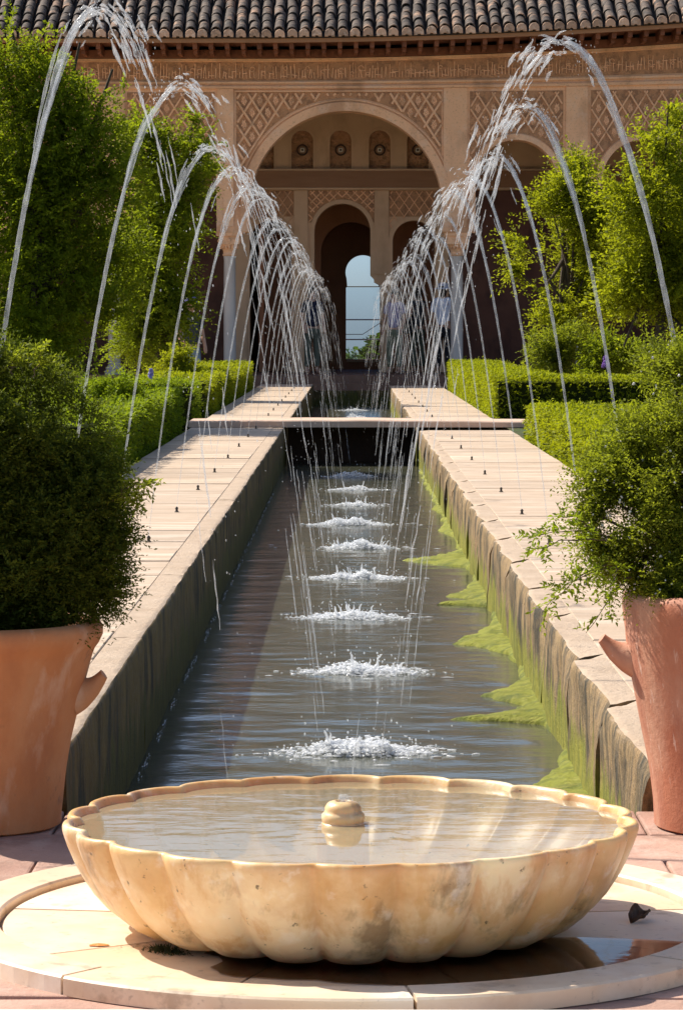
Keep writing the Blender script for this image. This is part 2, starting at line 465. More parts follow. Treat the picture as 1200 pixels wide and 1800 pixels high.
def jet_mat(name, lo, hi, white):
    m, t, out = nt(name)
    v = coords(t, (1,1,.22), False)
    f = noise(t, v, 90, 3, .6, .3, .7)
    fac = N(t, 'ShaderNodeMapRange'); fac.inputs[3].default_value = lo; fac.inputs[4].default_value = hi
    t.links.new(f, fac.inputs[0])
    tr = N(t, 'ShaderNodeBsdfTransparent'); tr.inputs['Color'].default_value = (.96,.97,.98,1)
    p = N(t, 'ShaderNodeBsdfPrincipled'); p.inputs['Base Color'].default_value = (*white, 1)
    p.inputs['Roughness'].default_value = .12; p.inputs['IOR'].default_value = 1.33; p.inputs['Specular IOR Level'].default_value = .9
    tl = N(t, 'ShaderNodeBsdfTranslucent'); tl.inputs['Color'].default_value = (*white, 1)
    ms = N(t, 'ShaderNodeMixShader'); ms.inputs[0].default_value = .4
    t.links.new(p.outputs[0], ms.inputs[1]); t.links.new(tl.outputs[0], ms.inputs[2])
    mx = N(t, 'ShaderNodeMixShader'); t.links.new(fac.outputs[0], mx.inputs[0])
    t.links.new(tr.outputs[0], mx.inputs[1]); t.links.new(ms.outputs[0], mx.inputs[2])
    t.links.new(mx.outputs[0], out.inputs['Surface'])
    return m
M['jet'] = jet_mat('jet_water', .05, .36, (.80,.80,.80))
M['spray'] = jet_mat('spray_water', .06, .48, (.86,.86,.86))
M['foam'] = jet_mat('foam', .30, .95, (.93,.94,.95))

def cloth(name, c, c2=None, rough=.85):
    return stone(name, c, c2 or tuple(q*.8 for q in c), 12, rough, .2, 60, rand=0)
M['skin'] = cloth('skin', (.48,.28,.19), (.44,.25,.17), .55)
M['hair'] = cloth('hair', (.035,.025,.02))

# ------------------------------------------------------------------ setting: ground, valley, pavement
WL, WR = -.677, .695          # inner faces of the channel
ZL, ZR = .137, .115           # tops of the two walkways
OUT = 1.64                    # outer edge of the walkways
CH0, CH1 = 7.28, 56.2         # channel start and end
WZ = -.25                     # water level
BR0, BR1 = 31.4, 32.4         # bridge

mb = MB()
for (x0, x1, y0, y1) in ((-40, -1.63, -12, 72), (1.63, 40, -12, 72), (-1.63, 1.63, -12, 7.1), (-1.63, 1.63, CH1 + .05, 72)):
    mb.add([(x0, y0, -.03), (x1, y0, -.03), (x1, y1, -.03), (x0, y1, -.03)], [(0, 1, 2, 3)])
tag(mb.build('ground', M['garden']), kind='structure')

mb = MB()
for (x0, x1) in ((-12, -1.66), (1.66, 12)):
    mb.add([(x0, 38, -.022), (x1, 38, -.022), (x1, 57.1, -.022), (x0, 57.1, -.022)], [(0, 1, 2, 3)])
mb.add([(-1.66, 56.35, -.022), (1.66, 56.35, -.022), (1.66, 57.1, -.022), (-1.66, 57.1, -.022)], [(0, 1, 2, 3)])
tag(mb.build('path', M['sand']), kind='structure')  # added pale ground bouncing warm sun onto the shaded facade

nx, ny = 60, 70
vs, fs = [], []
for j in range(ny + 1):
    y = 74 + (j / ny) ** 3 * 6000
    for i in range(nx + 1):
        x = (i / nx - .5) * (160 + (j / ny) ** 3 * 9000)
        s = min(1, (y - 74) / 70)
        z = -.4 - 44 * s ** .8 + mnoise.noise(Vector((x * .01, y * .01, 0))) * 3 * s
        vs.append((x, y, z))
for j in range(ny):
    for i in range(nx):
        a = j * (nx + 1) + i
        fs.append((a, a + 1, a + nx + 2, a + nx + 1))
mb = MB(); mb.v = vs; mb.f = fs
tag(mb.build('terrain', M['terrain'], sm=60), kind='structure')

# front terrace of clay pavers
pv = MB(); pv.box(-3.2, 3.2, 1.5, 7.275, -.2, -.016); pv.box(-.80, .80, 7.1, CH0, -.5, -.017)
pave = pv.build('pavement', M['mortar']); tag(pave, kind='structure')
pm = []
for k in range(4):
    b = MB(); w, d = .445 / 2, .335 / 2
    b.box(-w, w, -d, d, -.03, 0); me = bevel_mesh(b.mesh('paver'), .006, 2)
    for v in me.vertices:
        v.co.z += mnoise.noise(v.co * 6 + Vector((k * 9, 0, 0))) * .003
    me.materials.append(M['paver']); pm.append(me)
r = 0
y = 7.27 - .17
while y > 4.7:
    for i in range(-4, 5):
        x = i * .452 + (.226 if r % 2 else 0)
        if abs(x) < .55 and y < 5.5 and y > 5.0: pass
        o = link('paver', pm[random.randrange(4)], None, pave, (x + random.uniform(-.003, .003), y, random.uniform(-.003, .002)))
        o.rotation_euler = (random.uniform(-.006, .006), random.uniform(-.006, .006), random.choice((0, math.pi)) + random.uniform(-.008, .008))
    y -= .342; r += 1

# pale marble step nearest the camera
b = MB(); b.box(-2.2, 2.2, 3.3, 5.028, -.02, .022)
st = link('marble_step', bevel_mesh(b.mesh('marble_step'), .006, 2), M['white_marble'])
tag(st, 'straight pale marble step along the bottom edge in front of the round slab', 'step')

# ------------------------------------------------------------------ walkways of stone slabs
def slab_mesh(w, d, h):
    b = MB(); b.box(-w/2, w/2, -d/2, d/2, -h, 0)
    me = b.mesh('slab')
    bm = bmesh.new(); bm.from_mesh(me)
    bmesh.ops.bevel(bm, geom=list(bm.edges), offset=.0035, segments=1, affect='EDGES', profile=.6)
    bm.to_mesh(me); bm.free()
    me.materials.append(M['slab']); return me

def walkway(side, zt, y0, y1, label):
    x_in = (WL - .11) if side < 0 else (WR + .11)
    x_out = side * OUT
    xa, xb = min(x_in, x_out), max(x_in, x_out)
    m = MB(); m.box(xa + .01, xb - .01, y0 + .01, y1 - .01, -.4, zt - .035)
    w = m.build('walkway', M['mortar']); tag(w, label, 'walkway', kind='structure')
    meshes = {}
    y = y0
    while y < y1 - .05:
        d = random.choice((.62, .70, .78, .86))
        d = min(d, y1 - y)
        if y1 - (y + d) < .3: d = y1 - y
        key = round(d, 2)
        if key not in meshes: meshes[key] = slab_mesh((xb - xa) - .006, d - .009, .07)
        o = link('slab', meshes[key], None, w, ((xa + xb) / 2 + random.uniform(-.002, .002), y + d / 2, zt + random.uniform(-.004, .0015)))
        o.rotation_euler = (random.uniform(-.003, .003), random.uniform(-.003, .003), random.choice((0, math.pi)) + random.uniform(-.0015, .0015))
        y += d
    return w
walkway(-1, ZL, CH0, BR0 + .3, 'sunlit stone walkway left of the channel, before the bridge')
walkway(1, ZR, CH0, BR0 + .3, 'sunlit stone walkway right of the channel, before the bridge')
walkway(-1, ZL, BR0 + .32, CH1, 'stone walkway left of the channel, beyond the bridge')
walkway(1, ZR, BR0 + .32, CH1, 'stone walkway right of the channel, beyond the bridge')

def channel_wall(side, zt, mat, label, wear, y0=CH0, y1=CH1):
    root = empty('channel_wall', (WL if side < 0 else WR, y0, 0))
    tag(root, label, 'wall')
    bk = MB(); xs_ = sorted(((WR + .075) if side > 0 else (WL - .075), (WR + .118) if side > 0 else (WL - .118)))
    bk.box(xs_[0] - root.location.x, xs_[1] - root.location.x, .01, y1 - y0 - .01, -.44, zt - .05)
    bk.build('backing', mat, root)
    y = y0
    k = 0
    while y < y1 - .05:
        L = random.uniform(1.15, 1.5) if side > 0 else random.uniform(2.4, 3.6)
        if y1 - (y + L) < .5: L = y1 - y
        n = 22 if y < 30 else 8
        prof = [(.074, -.45), (0, -.45), (0, -.32), (0, -.25), (0, -.18), (0, -.10), (0, -.03), (0, .03), (0, zt - .035), (.003, zt - .010), (.009, zt - .002), (.03, zt), (.07, zt), (.11, zt)]
        m = MB(); np_ = len(prof)
        gap = .004
        ph = random.uniform(0, 10)
        for i in range(n + 1):
            u = i / n
            yy = y + gap + (L - 2 * gap) * u
            e = wear * (max(0, 1 - u / .30) ** 1.6 * .55 + max(0, 1 - (1 - u) / .16) ** 1.5 + .22 * max(0, mnoise.noise(Vector((yy * 3.1, ph, 0)))))
            for (dx, z) in prof:
                wgt = max(0, min(1, (z + .03) / (zt + .02))) ** 2.6
                q = Vector((ph, yy * 2.2, z * 3.2))
                bul = (.018 if side > 0 else .004) * mnoise.noise(q) + (.008 if side > 0 else .004) * mnoise.noise(q * 3.3) + .004 * mnoise.noise(q * 9)
                if dx > .10 or (z < -.44 and dx > .05): bul = 0
                ew = e * wgt * (1 - dx / .11)
                x = dx + (bul * (1 - dx / .11) + ew) * 1.0
                x = min(x, .11)
                zz = z - (e * .55 * (1 - dx / .115) if z > zt - .05 and dx < .11 else 0) + (.004 * mnoise.noise(Vector((yy * 9, dx * 30, ph))) if z > zt - .02 and dx < .1 else 0)
                X = (WR + x) if side > 0 else (WL - x)
                m.v.append((X - root.location.x, yy - root.location.y, zz))
        for i in range(n):
            for j in range(np_):
                a = i * np_ + j; c = i * np_ + (j + 1) % np_
                f = (a, c, c + np_, a + np_)
                m.f.append(f if side < 0 else f[::-1])
        m.f.append(tuple(range(np_)) if side > 0 else tuple(range(np_))[::-1])
        m.f.append(tuple(n * np_ + j for j in range(np_))[::-1] if side > 0 else tuple(n * np_ + j for j in range(np_)))
        me = m.mesh('stone'); smooth(me, 50)
        link('stone', me, mat, root)
        y += L; k += 1
    return root
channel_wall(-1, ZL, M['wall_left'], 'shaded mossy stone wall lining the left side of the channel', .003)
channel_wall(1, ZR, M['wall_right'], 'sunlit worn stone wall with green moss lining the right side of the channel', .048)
b = MB(); b.box(-.8, .8, CH1, CH1 + .12, -.5, .02)
tag(b.build('channel_end_wall', M['wall_left']), 'dark low wall closing the far end of the channel', 'wall')

# channel water: a finely rippled sheet
def water_sheet():
    xs = np.linspace(WL - .09, WR + .10, 60)
    ys = np.concatenate([np.linspace(CH0 + .005, 20, 340), np.linspace(20, CH1, 260)[1:]])
    X, Y = np.meshgrid(xs, ys)
    Z = np.zeros_like(X)
    for i in range(46):
        a = rng.normal(math.pi / 2, .55); k = rng.uniform(9, 60)
        Z += .10 / k ** 1.25 * np.sin(k * (X * math.cos(a) + Y * math.sin(a)) + rng.uniform(0, 7))
    for s in range(20):
        cy = 10.05 + 2.362 * s; cx = .04
        d = np.hypot(X - cx, (Y - cy))
        Z += .016 * np.exp(-d * 3.0) * np.sin(d * 40 + s)
    Z = WZ + Z * .11
    v = np.stack([X, Y, Z], -1).reshape(-1, 3)
    nx_, ny_ = len(xs), len(ys)
    idx = np.arange(nx_ * ny_).reshape(ny_, nx_)
    f = np.stack([idx[:-1, :-1], idx[:-1, 1:], idx[1:, 1:], idx[1:, :-1]], -1).reshape(-1, 4)
    me = bpy.data.meshes.new('channel_water')
    me.from_pydata(v.tolist(), [], f.tolist()); smooth(me)
    return link('channel_water', me, M['water'])
tag(water_sheet(), 'grey rippled water of the long channel', 'water', kind='structure')

# stone bridge slab
b = MB()
vs = []
xs = [-1.66 + i * (1.90 + 1.66) / 24 for i in range(25)]
for i, x in enumerate(xs):
    dz = .010 * math.sin((x + 1.6) * 1.1) + .004 * mnoise.noise(Vector((x * 3, 0, 0)))
    dy = .012 * mnoise.noise(Vector((x * 2, 5, 0)))
    for (yy, zz) in ((BR0 + dy, .141), (BR0 + dy, .192 + dz), (BR0 + dy + .012, .203 + dz), (BR1, .203 + dz), (BR1, .141)):
        b.v.append((x, yy, zz))
for i in range(24):
    for j in range(5):
        a = i * 5 + j; c = i * 5 + (j + 1) % 5
        b.f.append((a, a + 5, c + 5, c))
b.f += [(0, 1, 2, 3, 4), (124, 123, 122, 121, 120)]
me = b.mesh('bridge'); smooth(me, 30)
tag(link('bridge', me, M['bridge']), 'flat pinkish stone slab bridging the channel halfway along', 'bridge')
b = MB(); b.box(WL + .01, WR - .01, BR1 - .35, BR1 - .2, -.4, .135)
# low dark sheet painting the shade of the passage under the bridge
b2 = MB(); b2.box(WL + .012, WR - .012, BR1 - .12, BR1 - .02, WZ - .15, .138)
tag(b2.build('sluice_wall', M['dark_wood']), 'dark boarded sluice under the flat stone bridge', 'wall')

# ------------------------------------------------------------------ round marble slab
DC = Vector((0, 5.825, 0)); DR = .775
ds = empty('round_slab', DC); tag(ds, 'round marble slab of wedge stones under the fluted bowl', 'slab')
joints = [-18, 18, 62, 98, 140, 182, 224, 262, 302]
def wedge(a0, a1, r0, r1, z0, z1, g=.003, n=14):
    m = MB()
    def P(r, a, z):
        # angle 0 points to the camera (-Y), positive to the right
        return (r * math.sin(a), -r * math.cos(a), z)
    A0, A1 = R_(a0), R_(a1)
    da0 = g / max(r0, .05)
    rows = []
    for i in range(n + 1):
        u = i / n
        pts = []
        for (r, z) in ((r0, z0), (r1, z0), (r1, z1 - .004), (r1 - .004, z1), (r0 + (.004 if r0 > .05 else 0), z1), (r0, z1 - (.004 if r0 > .05 else 0))):
            ga = min(g / max(r, .03), (A1 - A0) * .3)
            a = A0 + ga + (A1 - A0 - 2 * ga) * u
            pts.append(P(r, a, z))
        rows.append(pts)
    for p in rows: m.v += p
    for i in range(n):
        for j in range(6):
            a = i * 6 + j; c = i * 6 + (j + 1) % 6
            m.f.append((a, c, c + 6, a + 6))
    m.f.append(tuple(range(6))[::-1]); m.f.append(tuple(n * 6 + j for j in range(6)))
    return m
b = MB(); b.lathe([(0, 0), (DR - .008, 0), (DR - .008, .012), (0, .012)], n=72, close=False)
b.build('bed', M['mortar'], ds)
for i, a in enumerate(joints):
    a1 = joints[(i + 1) % len(joints)] + (360 if i == len(joints) - 1 else 0)
    o = wedge(a, a1, .03, .665, .0125, .020 + random.uniform(-.001, .001)).build('wedge_stone', M['disc'], ds)
rj = [-40, 8, 52, 100, 143, 187, 229, 275, 320]
for i, a in enumerate(rj):
    a1 = rj[i + 1] if i < len(rj) - 1 else 320
    if i == len(rj) - 1: break
    wedge(a, a1, .672, DR, .0, .034 + random.uniform(-.001, .001)).build('rim_stone', M['disc'], ds)
# wet patch, tinted dark to deepen the bowl's shadow, and bits lying on the slab
def flat_patch(name, cx, cy, rx, ry, z, mat, seed, n=40, amp=.3, th=.002):
    m = MB()
    m.v.append((0, 0, th))
    for k in range(n):
        a = 2 * math.pi * k / n
        q = 1 + amp * mnoise.noise(Vector((math.cos(a) * 1.6 + seed, math.sin(a) * 1.6, seed))) + amp * .4 * mnoise.noise(Vector((math.cos(a) * 5 + seed, math.sin(a) * 5, 3)))
        m.v.append((rx * q * math.cos(a), ry * q * math.sin(a), 0))
    for k in range(n): m.f.append((0, 1 + k, 1 + (k + 1) % n))
    return m.build(name, mat, None, (cx, cy, z))
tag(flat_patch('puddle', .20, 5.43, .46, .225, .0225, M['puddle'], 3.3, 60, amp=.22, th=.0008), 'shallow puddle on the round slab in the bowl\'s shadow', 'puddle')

m = MB(); n = 12
for j in range(7):
    for i in range(n + 1):
        u = (i / n - .5); v = j / 6 - .5
        w = .5 * math.cos(u * math.pi) ** .7 if abs(u) < .5 else 0
        x = u * .075; y_ = v * w * .085
        z = .004 + .030 * (abs(v) * 2) ** 1.3 * w * 1.6 + .014 * mnoise.noise(Vector((u * 5, v * 5, 2))) + .012 * max(0, -u)
        m.v.append((x, y_, max(z, .001)))
for j in range(6):
    for i in range(n):
        a = j * (n + 1) + i; m.f.append((a, a + 1, a + n + 2, a + n + 1))
lf = m.build('dry_leaf', M['dry_leaf'], None, (.552, 5.80, .021), 60)
lf.rotation_euler = (.15, -.25, .9); lf.scale = (.85, .85, .9)
sol = lf.modifiers.new('s', 'SOLIDIFY'); sol.thickness = .0015
tag(lf, 'curled dark brown leaf lying on the slab right of the bowl', 'leaf')
pt = flat_patch('petal', -.462, 5.56, .018, .012, .0215, M['petal'], 8.1, 20, .4, .003)
tag(pt, 'small orange petal on the slab left of the bowl', 'petal')

# ------------------------------------------------------------------ fluted marble bowl
BC = Vector((0, 5.735, 0)); NL = 22
bowl = empty('fluted_bowl', (BC.x, BC.y, .021)); tag(bowl, 'fluted honey-coloured marble bowl on the round slab', 'fountain bowl')
prof = [(.22,.0262,.6),(.32,.0255,.9),(.365,.0265,1),(.40,.032,1),(.43,.048,1),(.458,.071,1),(.482,.098,1),(.503,.130,1),(.519,.160,1),(.531,.188,.95),(.538,.208,.98),
        (.541,.219,.95),(.541,.2265,.93),(.5385,.2312,.92),(.534,.2328,.92),(.529,.2322,.92),(.5255,.228,.92),(.522,.220,.92),(.515,.200,.95),(.497,.170,.95),(.46,.135,.9),(.41,.10,.8),(.32,.08,.5),(.16,.072,.1),(.0,.071,0)]
m = MB(); ns = NL * 18
th0 = R_(-6.9)
for (r_, z, wq) in prof:
    for k in range(ns):
        th = 2 * math.pi * k / ns
        u = ((th - th0) / (2 * math.pi / NL)) % 1.0
        lobe = (1 - abs(2 * u - 1) ** 2.1) ** .5
        ix = int(((th - th0) / (2 * math.pi / NL)) // 1)
        irr = .0035 * mnoise.noise(Vector((math.cos(th) * 3, math.sin(th) * 3, z * 4)))
        dep = .032 * wq * (1 - lobe)
        rr = r_ - dep + irr
        zz = z - .021
        if r_ > .35 and z < .12: zz += .010 * (1 - lobe) * (1 - z / .12)
        if z > .2: zz += .0022 * mnoise.noise(Vector((math.cos(th) * 6, math.sin(th) * 6, 1))) - .002 * (1 - lobe)
        m.v.append((rr * math.sin(th), -rr * math.cos(th), zz))
for i in range(len(prof) - 1):
    for k in range(ns):
        a = i * ns + k; c = i * ns + (k + 1) % ns
        m.f.append((a, c, c + ns, a + ns))
m.build('basin', M['marble'], bowl, sm=55)
m = MB(); m.lathe([(0, -.0005), (.30, -.0005), (.315, .003), (.315, .005), (0, .0052)], n=64, close=False)
m.build('foot', M['disc'], bowl)
m = MB()
kn = [(.050,-.125),(.047,-.012),(.0475,-.003),(.046,.003),(.041,.007),(.0385,.011),(.0395,.016),(.0405,.022),(.0395,.029),(.036,.033),(.034,.0365),(.0335,.040),(.0335,.045),(.031,.051),(.027,.0565),(.021,.060),(.015,.061),(.012,.057),(.010,.045),(0,.044)]
m.lathe([(r_ * 1.02, z * .80 + .212 - .021) for (r_, z) in kn], n=40, close=False)
for i, v in enumerate(m.v):
    q = Vector(v) * 22
    d = .0022 * mnoise.noise(q)
    m.v[i] = (v[0] * (1 + d * 12), v[1] * (1 + d * 12), v[2] + d * .8)
kn_o = m.build('spout', M['marble'], bowl, (-.014, 0, 0), 50)
m = MB(); random.seed(5)
for i in range(5): m.blob((-.012 + random.uniform(-.008, .010), random.uniform(-.006, .006), .212 + .046 + random.uniform(0, .009)), (random.uniform(.005, .010), .007, random.uniform(.004, .008)), 8, 6, .25)
tag(m.build('water_bubble', M['jet'], None, (BC.x, BC.y, 0), 60), 'small bubble of water welling out of the bowl spout', 'water')
# water in the bowl
m = MB(); nr, na = 26, NL * 6
m.v.append((0, 0, 0))
for i in range(1, nr + 1):
    for k in range(na):
        th = 2 * math.pi * k / na
        u = ((th - th0) / (2 * math.pi / NL)) % 1.0
        lobe = (1 - abs(2 * u - 1) ** 2.1) ** .5
        rr = (.5225 - .032 * .93 * (1 - lobe)) * i / nr
        z = .0004 * math.sin(i * 1.1) * math.exp(-i / 6) + .00025 * mnoise.noise(Vector((rr * math.cos(th) * 30, rr * math.sin(th) * 50, 0)))
        m.v.append((rr * math.sin(th), -rr * math.cos(th), z))
for k in range(na): m.f.append((0, 1 + k, 1 + (k + 1) % na))
for i in range(nr - 1):
    for k in range(na):
        a = 1 + i * na + k; c = 1 + i * na + (k + 1) % na
        m.f.append((a, a + na, c + na, c))
tag(m.build('bowl_water', M['bowl_water'], None, (BC.x, BC.y, .2185), 60), 'still water filling the fluted marble bowl', 'water')
# moss tuft growing at the bowl's left foot
m = MB()
for i in range(260):
    a = random.gauss(0, 1); x = random.gauss(0, .030); y_ = random.gauss(0, .012)
    h = random.uniform(.006, .018) * math.exp(-(x / .04) ** 2)
    w = random.uniform(.0012, .0026); an = random.uniform(0, 3.14)
    dx, dy = w * math.cos(an), w * math.sin(an)
    lx, ly = random.gauss(0, .006), random.gauss(0, .006)
    m.add([(x - dx, y_ - dy, 0), (x + dx, y_ + dy, 0), (x + lx, y_ + ly, h)], [(0, 1, 2)])
mo = m.build('moss_tuft', M['moss'], None, (-.335, 5.505, .0205)); mo.rotation_euler = (0, 0, .75 - 1.5)
tag(mo, 'dark moss tuft at the foot of the bowl, left', 'moss')

# ------------------------------------------------------------------ terracotta pots
def pot(cx, cy, prof, mat, label, handle_z, handle_dir, hl, seed, rough_rim=0):
    root = empty('plant_pot', (cx, cy, .0)); tag(root, label, 'pot')
    m = MB(); n = 72
    m.lathe(prof, n=n, close=False)
    for i, v in enumerate(m.v):
        q = Vector(v) * 7 + Vector((seed, 0, 0))
        d = .004 * mnoise.noise(q) + .0015 * mnoise.noise(q * 4)
        k = 1 + d / .25
        z = v[2]
        if rough_rim and z > max(p[1] for p in prof) - .02: z += rough_rim * mnoise.noise(Vector((v[0] * 40, v[1] * 40, seed)))
        m.v[i] = (v[0] * k, v[1] * k, z)
    m.build('body', mat, root, sm=45)
    for sg in (1, -1):
        m = MB()
        ang = handle_dir if sg > 0 else handle_dir + math.pi
        dv = Vector((math.cos(ang), math.sin(ang), 0)); tv = Vector((-dv.y, dv.x, 0))
        r0 = np.interp(handle_z, [p[1] for p in prof[:9]], [p[0] for p in prof[:9]])
        rings = 9; nn = 14
        for i in range(rings + 1):
            u = i / rings
            c = dv * (r0 - .02 + (hl + .02) * u) + Vector((0, 0, handle_z - .040 + .046 * u ** 2.2))
            wv = .070 * (1 - u) ** 1.2 + .040
            hv = .036 * (1 - u) ** 1.0 + .014
            for k in range(nn):
                a = 2 * math.pi * k / nn
                up = Vector((0, 0, 1)) * (1 - .3 * u) - dv * (.5 * u)
                p = c + tv * (wv * .5 * math.cos(a)) + up * (hv * math.sin(a))
                p += dv * .003 * mnoise.noise(p * 30)
                m.v.append(tuple(p))
        for i in range(rings):
            for k in range(nn):
                a = i * nn + k; c_ = i * nn + (k + 1) % nn
                m.f.append((a, c_, c_ + nn, a + nn))
        m.f.append(tuple(rings * nn + k for k in range(nn)))
        m.build('handle', mat, root, sm=60)
    rin = min(p[0] for p in prof[-6:-1]) ; zr = max(p[1] for p in prof)
    m = MB(); m.lathe([(0, zr - .035), (rin + .01, zr - .045)], n=40, close=False)
    for i, v in enumerate(m.v): m.v[i] = (v[0], v[1], v[2] + .008 * mnoise.noise(Vector(v) * 25))
    so = m.build('soil', M['soil'], root, sm=60)
    return root
LPC = (-.866, 7.06); RPC = (.922, 7.05)
potL = pot(*LPC, [(.0,0),(.185,0),(.192,.004),(.197,.05),(.205,.13),(.217,.20),(.233,.27),(.252,.345),(.266,.395),(.272,.412),(.282,.425),(.291,.443),(.292,.460),(.286,.473),(.274,.478),(.262,.47),(.256,.44),(.245,.36),(0,.35)],
    M['terracotta'], 'smooth orange terracotta pot left of the bowl', .345, R_(0), .044, 1.7)
potR = pot(*RPC, [(.0,0),(.208,0),(.216,.004),(.221,.06),(.231,.14),(.245,.22),(.262,.30),(.276,.37),(.284,.42),(.288,.455),(.292,.48),(.296,.51),(.296,.53),(.291,.541),(.280,.546),(.270,.54),(.264,.50),(.25,.42),(0,.40)],
    M['terracotta_red'], 'weathered reddish terracotta pot with a rough rim right of the bowl', .43, R_(180), .058, 5.1, .006)

# ------------------------------------------------------------------ pavilion
def dzx(x): return .0042 * max(0, x + 2) ** 2
def warp(x, z):
    k = max(0, min(1, (z - 5.5) / .8))
    return z + dzx(x) * k
FY = 58.5            # front face of the facade
pav = empty('pavilion', (-.1, FY, 0)); pav.scale = (1, 1, .992); tag(pav, 'carved stucco pavilion with arches and tiled roof at the end of the garden', 'building')
pav_off = Vector((-.1, FY, 0))
class PB(MB):
    pass
def pchild(o, parent=None):
    """re-parent a mesh built in world coordinates under the pavilion, keeping its place"""
    o.parent = parent or pav
    o.location = Vector(o.location) - pav_off if (parent is None or parent is pav) else o.location
    return o

CX = -.09
arches = [(CX, 1.83, 3.49, .2), (3.14, .77, 4.00, .2), (-3.32, .77, 4.00, .2), (5.55, .77, 4.00, .2), (-5.73, .77, 4.00, .2)]
holes = []
for (cx, r, zs, z0) in arches:
    holes.append(arch_pts(cx, r, zs, 3.02, 40))
def outer_with_open_bottom(x0, x1, z0, z1): return [(x0, z0), (x1, z0), (x1, z1), (x0, z1)]
# upper wall (above the capitals), arch holes cut from its lower edge
xs = sorted(arches, key=lambda a: a[0])
out = [(-8.2, 3.0)]
for (cx, r, zs, z0) in xs: out += arch_pts(cx, r, zs, 3.0, 40)
out += [(8.2, 3.0)]
nseg = 24
out += [(8.2 - 16.4 * i / nseg, 6.32) for i in range(nseg + 1)]
fac = plate('facade_wall', out, [], FY, FY + .5, M['facade'], None, warp); pchild(fac)
# end walls below
for (x0, x1) in ((-8.2, -6.6), (6.45, 8.2)):
    b = MB(); b.box(x0, x1, FY + .003, FY + .497, .2, 2.999); pchild(b.build('end_wall', M['facade']))

# pilasters (proud strips)
pil = [(-2.53, -2.22), (1.76, 2.21), (4.08, 4.50), (-4.72, -4.28), (6.5, 6.95), (-7.1, -6.7)]
for (x0, x1) in pil:
    pchild(plate('pilaster', [(x0, 3.12), (x1, 3.12), (x1, 5.74), (x0, 5.74)], [], FY - .035, FY - .001, M['facade'], None, warp), fac)
# mouldings
def strip(name, z0, z1, d, mat, x0=-8.2, x1=8.2, y=FY, parent=fac, n=24):
    m = MB()
    for i in range(n + 1):
        x = x0 + (x1 - x0) * i / n; za, zb = warp(x, z0), warp(x, z1)
        m.v += [(x, y - d, za), (x, y - .0015, za), (x, y - .0015, zb), (x, y - d, zb)]
    for i in range(n):
        for k in range(4):
            p = i * 4 + k; q = i * 4 + (k + 1) % 4
            m.f.append((p, p + 4, q + 4, q))
    m.f += [(0, 1, 2, 3), (n * 4 + 3, n * 4 + 2, n * 4 + 1, n * 4)]
    return pchild(m.build(name, mat), parent)
strip('moulding', 5.745, 5.79, .06, M['facade'])
strip('moulding', 5.84, 5.875, .045, M['facade'])
strip('moulding', 6.27, 6.31, .07, M['facade'])
# script frieze: raised strokes of worn carved lettering
def frieze(x0, x1, z0, z1, y, parent, name='carved_script'):
    m = MB(); x = x0; random.seed(11)
    strip_bg = None
    while x < x1:
        w = random.uniform(.012, .024); h = random.uniform(.35, 1.0) * (z1 - z0)
        zb = z0 + random.uniform(0, .08) * (z1 - z0)
        dzv = warp(x, z0 + .1) - (z0 + .1)
        lean = random.uniform(-.02, .02)
        m.bar((x, y, zb + dzv), (x + lean, y, min(z1, zb + h) + dzv), w, .022)
        if random.random() < .35:
            zc = z0 + random.uniform(.1, .6) * (z1 - z0) + dzv
            m.bar((x - .01, y, zc), (x + random.uniform(.05, .13), y, zc + random.uniform(-.02, .02)), .018, .02)
        if random.random() < .22:
            c = (x + .04, z0 + random.uniform(.2, .7) * (z1 - z0) + dzv); rr = random.uniform(.025, .05)
            pr = None
            for k in range(9):
                a = k * 2 * math.pi / 10
                p = (c[0] + rr * math.cos(a), y, c[1] + rr * math.sin(a))
                if pr: m.bar(pr, p, .014, .02)
                pr = p
        x += random.uniform(.045, .085)
    o = m.build(name, M['carving']); o['kind'] = 'stuff'
    return pchild(o, parent)
strip('script_band', 5.90, 6.25, .004, M['facade_dark'])
frieze(-8, 8, 5.93, 6.23, FY - .005, fac)

# arch mouldings
for i, (cx, r, zs, z0) in enumerate(arches):
    wd = .17 if i == 0 else .11
    mbq = ring_band(cx, zs, r + .002, r + wd, FY - .05, FY - .001, 0, math.pi, 48 if i == 0 else 28, drop=zs - 3.02)
    pchild(mbq.build('arch_moulding', M['facade'], sm=40), fac)
    if i == 0:
        mbq = ring_band(cx, zs, r + wd + .03, r + wd + .055, FY - .03, FY - .001, 0, math.pi, 48)
        pchild(mbq.build('arch_moulding', M['facade'], sm=40), fac)

